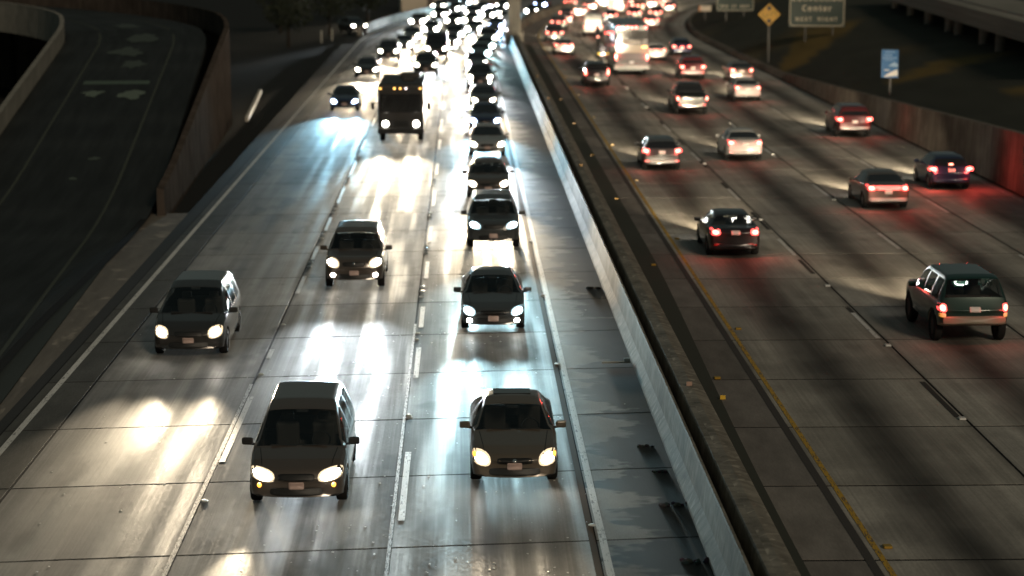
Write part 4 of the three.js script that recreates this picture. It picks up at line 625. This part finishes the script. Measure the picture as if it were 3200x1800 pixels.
function motorcycle(label, X, s, signals) {
  const t = thing('motorcycle', label, 'motorcycle', P(X, s).map((v, i) => i === 0 ? X : v), Math.PI);
  for (const z of [-0.7, 0.72]) { const w = new THREE.Group(); w.name = 'wheel'; w.position.set(0, 0.31, z); t.add(w); part('tyre', new THREE.TorusGeometry(0.26, 0.06, 8, 22).rotateY(Math.PI / 2), M.tyre, w); part('rim', cyl(0.05, 0.05, 0.14, 10).rotateZ(Math.PI / 2), M.rim, w); }
  part('frame', mergeGeometries([rbox(0.26, 0.34, 0.9, 0.1, 0, 0.58, 0.05), rbox(0.3, 0.2, 0.5, 0.09, 0, 0.85, 0.3)].map((g) => g.toNonIndexed ? g : g)), dark, t); part('seat', rbox(0.28, 0.1, 0.7, 0.04, 0, 0.83, -0.35), M.trim, t); part('handlebar', cyl(0.016, 0.016, 0.78, 8).rotateZ(Math.PI / 2).translate(0, 1.06, 0.52), M.chrome, t);
  const f = cyl(0.025, 0.025, 0.8, 8).rotateX(-0.45).translate(0, 0.65, 0.62); part('fork', f, M.chrome, t); part('taillight', rbox(0.14, 0.08, 0.05, 0.02, 0, 0.8, -0.74), M.redHot, t);
  if (signals) for (const sx of [-1, 1]) part('turn_signal', new THREE.SphereGeometry(0.07, 10, 8).translate(sx * 0.2, 0.86, -0.7), glow([1, 0.62, 0.06], 4), t);
  beam(t, 0, 0.9, 0.95, { color: LIGHT.warm, power: 500, cone: 20 }); part('headlight', new THREE.SphereGeometry(0.09, 12, 8).translate(0, 0.9, 0.86), M.bulbWarm, t);
  const p = thing('person', 'person in dark jacket and helmet riding the motorcycle' + (signals ? ' with amber signals beside the coach' : ' between white van and coach'), 'person', P(X, s).map((v, i) => i === 0 ? X : v), Math.PI);
  // one continuous body: tubes with taper joined round the spine
  const limb = (pts, r0, r1) => { const c = new THREE.CatmullRomCurve3(pts.map((q) => new THREE.Vector3(...q))), g = new THREE.TubeGeometry(c, 14, 1, 10, false), a = g.attributes.position, n = g.attributes.normal; for (let i = 0; i < a.count; i++) { const u = Math.floor(i / 11) / 14, r = lerp(r0, r1, u); const ctr = c.getPointAt(u); a.setXYZ(i, ctr.x + n.getX(i) * r, ctr.y + n.getY(i) * r, ctr.z + n.getZ(i) * r); } return g; };
  const gs = [limb([[0, 0.86, -0.3], [0, 1.1, -0.3], [0, 1.36, -0.16], [0, 1.5, -0.06]], 0.19, 0.15).scale(1.15, 1, 1)];
  for (const sx of [-1, 1]) { gs.push(limb([[sx * 0.12, 0.92, -0.3], [sx * 0.24, 0.84, 0.12], [sx * 0.22, 0.36, -0.08]], 0.1, 0.055), limb([[sx * 0.19, 1.44, -0.1], [sx * 0.32, 1.16, 0.18], [sx * 0.34, 1.08, 0.5]], 0.07, 0.042), new THREE.SphereGeometry(0.055, 8, 6).translate(sx * 0.34, 1.08, 0.53), rbox(0.09, 0.08, 0.24, 0.03, sx * 0.22, 0.3, 0)); }
  part('body', mergeGeometries(gs.map((g) => { const q = g.index ? g.toNonIndexed() : g; return q; })), std([0.02, 0.02, 0.025], 0.8), p); part('helmet', new THREE.SphereGeometry(0.14, 16, 12).scale(0.95, 1.08, 1.1).translate(0, 1.66, -0.02), std([0.02, 0.02, 0.02], 0.3), p); part('visor', new THREE.SphereGeometry(0.13, 12, 8, 0.6, 1.9, 1.0, 0.8).scale(0.98, 1.05, 1.12).translate(0, 1.66, 0.012), M.glass, p);
}
motorcycle('dark motorcycle with one red tail lamp in the second lane ahead of the coach', 12.75, 203, false);
motorcycle('motorcycle with two amber signals just left of the coach', 11.3, 175.5, true);

// ---------------------------------------------------------------- small things on the road
{
  const dome = new THREE.SphereGeometry(0.075, 12, 6, 0, 6.2832, 0, Math.PI / 2).scale(1, 0.42, 1), wedgeG = rbox(0.11, 0.035, 0.11, 0.012, 0, 0.016, 0);
  const ceramic = std([0.6, 0.6, 0.57], 0.35), reflWhite = std([0.8, 0.8, 0.78], 0.15), reflYellow = std([0.42, 0.24, 0.03], 0.3);
  const first = {};
  const marker = (kind, x, s, where, y = 0.004) => {
    let o = first[kind];
    if (!o) { o = new THREE.Group(); if (kind === 'dot') part('dome', dome, ceramic, o); else { part('base', wedgeG, kind === 'yellow' ? std([0.3, 0.2, 0.03], 0.6) : ceramic, o); for (const sz of [-1, 1]) part('lens', box(0.09, 0.026, 0.006, 0, 0.018, sz * 0.057), kind === 'yellow' ? reflYellow : reflWhite, o); } first[kind] = o; } else o = o.clone();
    o.name = numbered('road_marker'); o.position.set(...P(x, s, y)); if (kind !== 'dot') o.scale.setScalar(1.5); scene.add(o);
    const what = { dot: 'small white ceramic dot', yellow: 'small amber reflector', white: 'small white reflector' }[kind];
    tag(o, `${what} on the road ${where}`, 'road marker', `${what}s ${where}`);
  };
  for (const s of [48.5, 57.7, 58.6, 64.5, 65.5, 66.4, 73.5, 74.3, 75.1, 83, 84, 93, 94, 95]) marker('dot', -1.28, s, 'between the middle and median oncoming lanes');
  for (const s of [41.1, 53.2, 60, 70.5, 71.5, 77, 78, 84, 85.2, 86.4, 94, 95, 96, 104, 105]) marker('dot', -5.12, s, 'between the leftmost and middle oncoming lanes');
  for (const s of [39.2, 54.3, 64.6, 76]) marker('dot', 2.42, s, 'along the left edge of the median shoulder');
  for (const s of [37.6, 59, 76.5, 94.5, 110, 126, 143, 160]) marker('yellow', 7.72, s, 'just right of the yellow line');
  for (const s of [52.4, 70.5, 88, 105, 122, 139]) marker('yellow', 6.35, s, 'between the median barrier and the yellow line');
  for (const s of [47.8, 56.5, 66.2, 81.5, 101, 133, 149]) marker('white', 11.45, s, 'between the first and second departing lanes');
  for (const s of [87.5, 105, 122, 139]) marker('white', 15.3, s, 'between the second and third departing lanes');
  // rubbish along the barrier
  const clump = (X, s, w, label, c) => { const t = thing('debris', label, 'debris', [X, 0, -s]); for (let k = 0; k < 16; k++) { const g = new THREE.IcosahedronGeometry(rr(0.018, 0.045) * w, 2), a = g.attributes.position; for (let i = 0; i < a.count; i++) { const q = 0.75 + 0.5 * vnoise(a.getX(i) * 60 + k, a.getY(i) * 60 + a.getZ(i) * 37, 0, 0, 5); a.setXYZ(i, a.getX(i) * q * 1.25, a.getY(i) * q * 0.9, a.getZ(i) * q); } g.translate(rr(-0.2, 0.2) * w, 0.012 * w, rr(-0.08, 0.08) * w); g.computeVertexNormals(); part('lump', g, std([c * rr(0.6, 1.4), c * rr(0.6, 1.3), c], 0.9), t); } };
  clump(4.1, 36.8, 1.3, 'dark rubbish heap at the barrier foot, nearest the camera', 0.06); clump(4.12, 40.6, 1.4, 'dark rubbish heap with pale bits second along the barrier foot', 0.07); clump(4.1, 43.2, 0.9, 'small dark rubbish pile by the slab joint at the barrier foot', 0.06); clump(3.95, 45.4, 0.8, 'flat grey scrap in front of the barrier below the plank', 0.05); clump(4.05, 66, 1.0, 'brown rubbish pile at the barrier foot behind the cold lamped saloon', 0.03);
  const pl = thing('plank', 'narrow pale plank lying across the shoulder against the barrier', 'plank', [3.95, 0.03, -54.3], 0.05); part('board', rbox(0.75, 0.035, 0.09, 0.01, 0, 0.015, 0), std([0.3, 0.26, 0.2], 0.8), pl); part('block', rbox(0.16, 0.09, 0.12, 0.02, 0.28, 0.08, 0.02), std([0.5, 0.5, 0.48], 0.7), pl);
  // squares of reflective tape
  const tape = (x, y, s, c, label) => { const t = thing('reflector', label, 'reflector', [x, y, -s]); part('plate', rbox(0.13, 0.1, 0.02, 0.004, 0, 0.05, 0), std(c, 0.4), t); part('bracket', box(0.03, 0.05, 0.05, 0, 0.02, -0.03), steel, t); };
  tape(6.2, 0.01, 50.0, [0.8, 0.5, 0.05], 'bright yellow square reflector lying in the dark strip right of the barrier'); tape(5.1, 0.93, 47.3, [0.45, 0.3, 0.24], 'faded pinkish square reflector standing on the barrier top');
  for (const [k, s] of [92, 128, 147].entries()) tape(5.1, 0.93, s, [0.35, 0.19, 0.04], `small amber reflector on the barrier top, ${['first', 'second', 'third'][k]} beyond the faded square one`);
  // grit that catches the light
  const n = 520, im = new THREE.InstancedMesh(new THREE.CylinderGeometry(0.013, 0.02, 0.004, 6), std([0.85, 0.85, 0.82], 0.3), n), m4 = new THREE.Matrix4(), q = new THREE.Quaternion();
  for (let i = 0; i < n; i++) { const s = 34 + 55 * rnd() ** 1.5, x = rnd() < 0.75 ? rr(-4.2, 2.4) : rr(-9.5, 4.3), k = rr(0.5, 1.5); q.setFromEuler(new THREE.Euler(0, rr(0, 3), 0)); m4.compose(new THREE.Vector3(x, 0.006, -s), q, new THREE.Vector3(k, k, k)); im.setMatrixAt(i, m4); }
  im.name = 'road_grit'; im.castShadow = im.receiveShadow = true; scene.add(im); tag(im, 'scattered bright grit on the oncoming lanes in the foreground', 'grit', null, 'stuff');
}
// ---------------------------------------------------------------- dark planting and fittings left of the road
{
  const leafMat = std([0.03, 0.036, 0.024], 0.85), bark = std([0.03, 0.025, 0.02], 0.9);
  const tree = (X, s, h, r, label) => {
    const t = thing('tree', label, 'tree', [X, -0.3, -s]); part('trunk', cyl(0.09, 0.2, h * 0.6, 8).translate(0, h * 0.3, 0), bark, t);
    const pos = []; for (let k = 0; k < 900; k++) { const a = rr(0, 6.283), c = rr(-1, 1), q = Math.cbrt(rnd()) * (0.75 + 0.5 * vnoise(a * 2, c * 3, 0, 0, 77)), w = Math.sqrt(1 - c * c), x = r * q * w * Math.cos(a), y = h * 0.68 + h * 0.34 * q * c, z = r * q * w * Math.sin(a), l = rr(0.12, 0.26), b = rr(0, 6.283), e = rr(-0.8, 0.8); const ux = Math.cos(b) * l, uz = Math.sin(b) * l, vy = Math.cos(e) * l; pos.push(x - ux, y, z - uz, x + ux, y + e * 0.1, z + uz, x + e * 0.1, y + vy, z); }
    const g = new THREE.BufferGeometry(); g.setAttribute('position', new THREE.Float32BufferAttribute(pos, 3)); g.computeVertexNormals(); part('crown', g, leafMat, t);
  };
  tree(-16.5, 205, 4.6, 2.3, 'dark round tree beyond the end of the slip road wall'); tree(-14, 228, 5, 2.6, 'dark tree left of the far lamp cluster, right of the first'); tree(-19.5, 232, 6, 3, 'larger dark tree behind the first two on the left bank'); tree(-11.2, 256, 4.4, 2.2, 'far dark tree close to the pale wall'); tree(-15.8, 262, 6, 3, 'farthest dark tree at the top of the left bank');
  const kerb = thing('concrete_kerb', 'short pale concrete kerb strip catching light beyond the slip road wall', 'kerb', [-13.05, 0, -134.5], 0.055); part('stone', rbox(0.22, 0.3, 21, 0.05, 0, 0.12, 0), std([0.45, 0.42, 0.36], 0.7), kerb);
  const wall = thing('edge_barrier', 'low concrete barrier along the outside of the far oncoming bend', 'barrier'); for (let s = 222; s < 330; s += 8) part('section', prism([[-11.2, -0.1], [-11.15, 0.8], [-10.95, 0.8], [-10.7, -0.05]], s + 0.02, s + 7.98, 4), barrierMat, wall);
  const hut = thing('service_building', 'pale low wall of a roadside building above the far oncoming lamps', 'building', [-5.6, -0.3, -292], 0.12); part('wall', box(5.5, 3.2, 3, 0, 1.6, 0), std([0.6, 0.52, 0.42], 0.8), hut); part('roof', box(6, 0.25, 3.6, 0, 3.33, 0), concreteMat, hut); part('door', box(0.9, 2, 0.06, 1.2, 1, 1.52), std([0.1, 0.08, 0.07], 0.7), hut);
  const off = makeCar('suv', { paint: dark, fine: false, tiny: true, single: true, power: 250, lampX: 0.66 }); place(off, 'crossover', 'lone dark crossover with its lamps on waiting left of the motorway', 'car', -11.6, 224, 4.6, false, 0.45);
  const post = (X, s, label) => { const t = thing('delineator_post', label, 'post', [X, -0.3, -s]); part('shaft', rbox(0.11, 1.2, 0.05, 0.02, 0, 0.6, 0), std([0.6, 0.58, 0.5], 0.6), t); part('reflector', box(0.08, 0.16, 0.01, 0, 1.05, 0.028), std([0.8, 0.8, 0.7], 0.2), t); };
  post(-13.1, 217, 'pale marker post right of the dark round tree, nearer of two'); post(-13.9, 213, 'pale marker post left of its twin by the dark round tree');
  const van = makeCar('van', { paint: white, fine: false, tiny: true, off: true }); place(van, 'van', 'white van added for the pale lit street beyond the slip road at the far left', 'van', -33.5, 158, 5.4, false, 1.2);  // van added to stand for the lit area of the street
}
renderer.render(scene, camera);
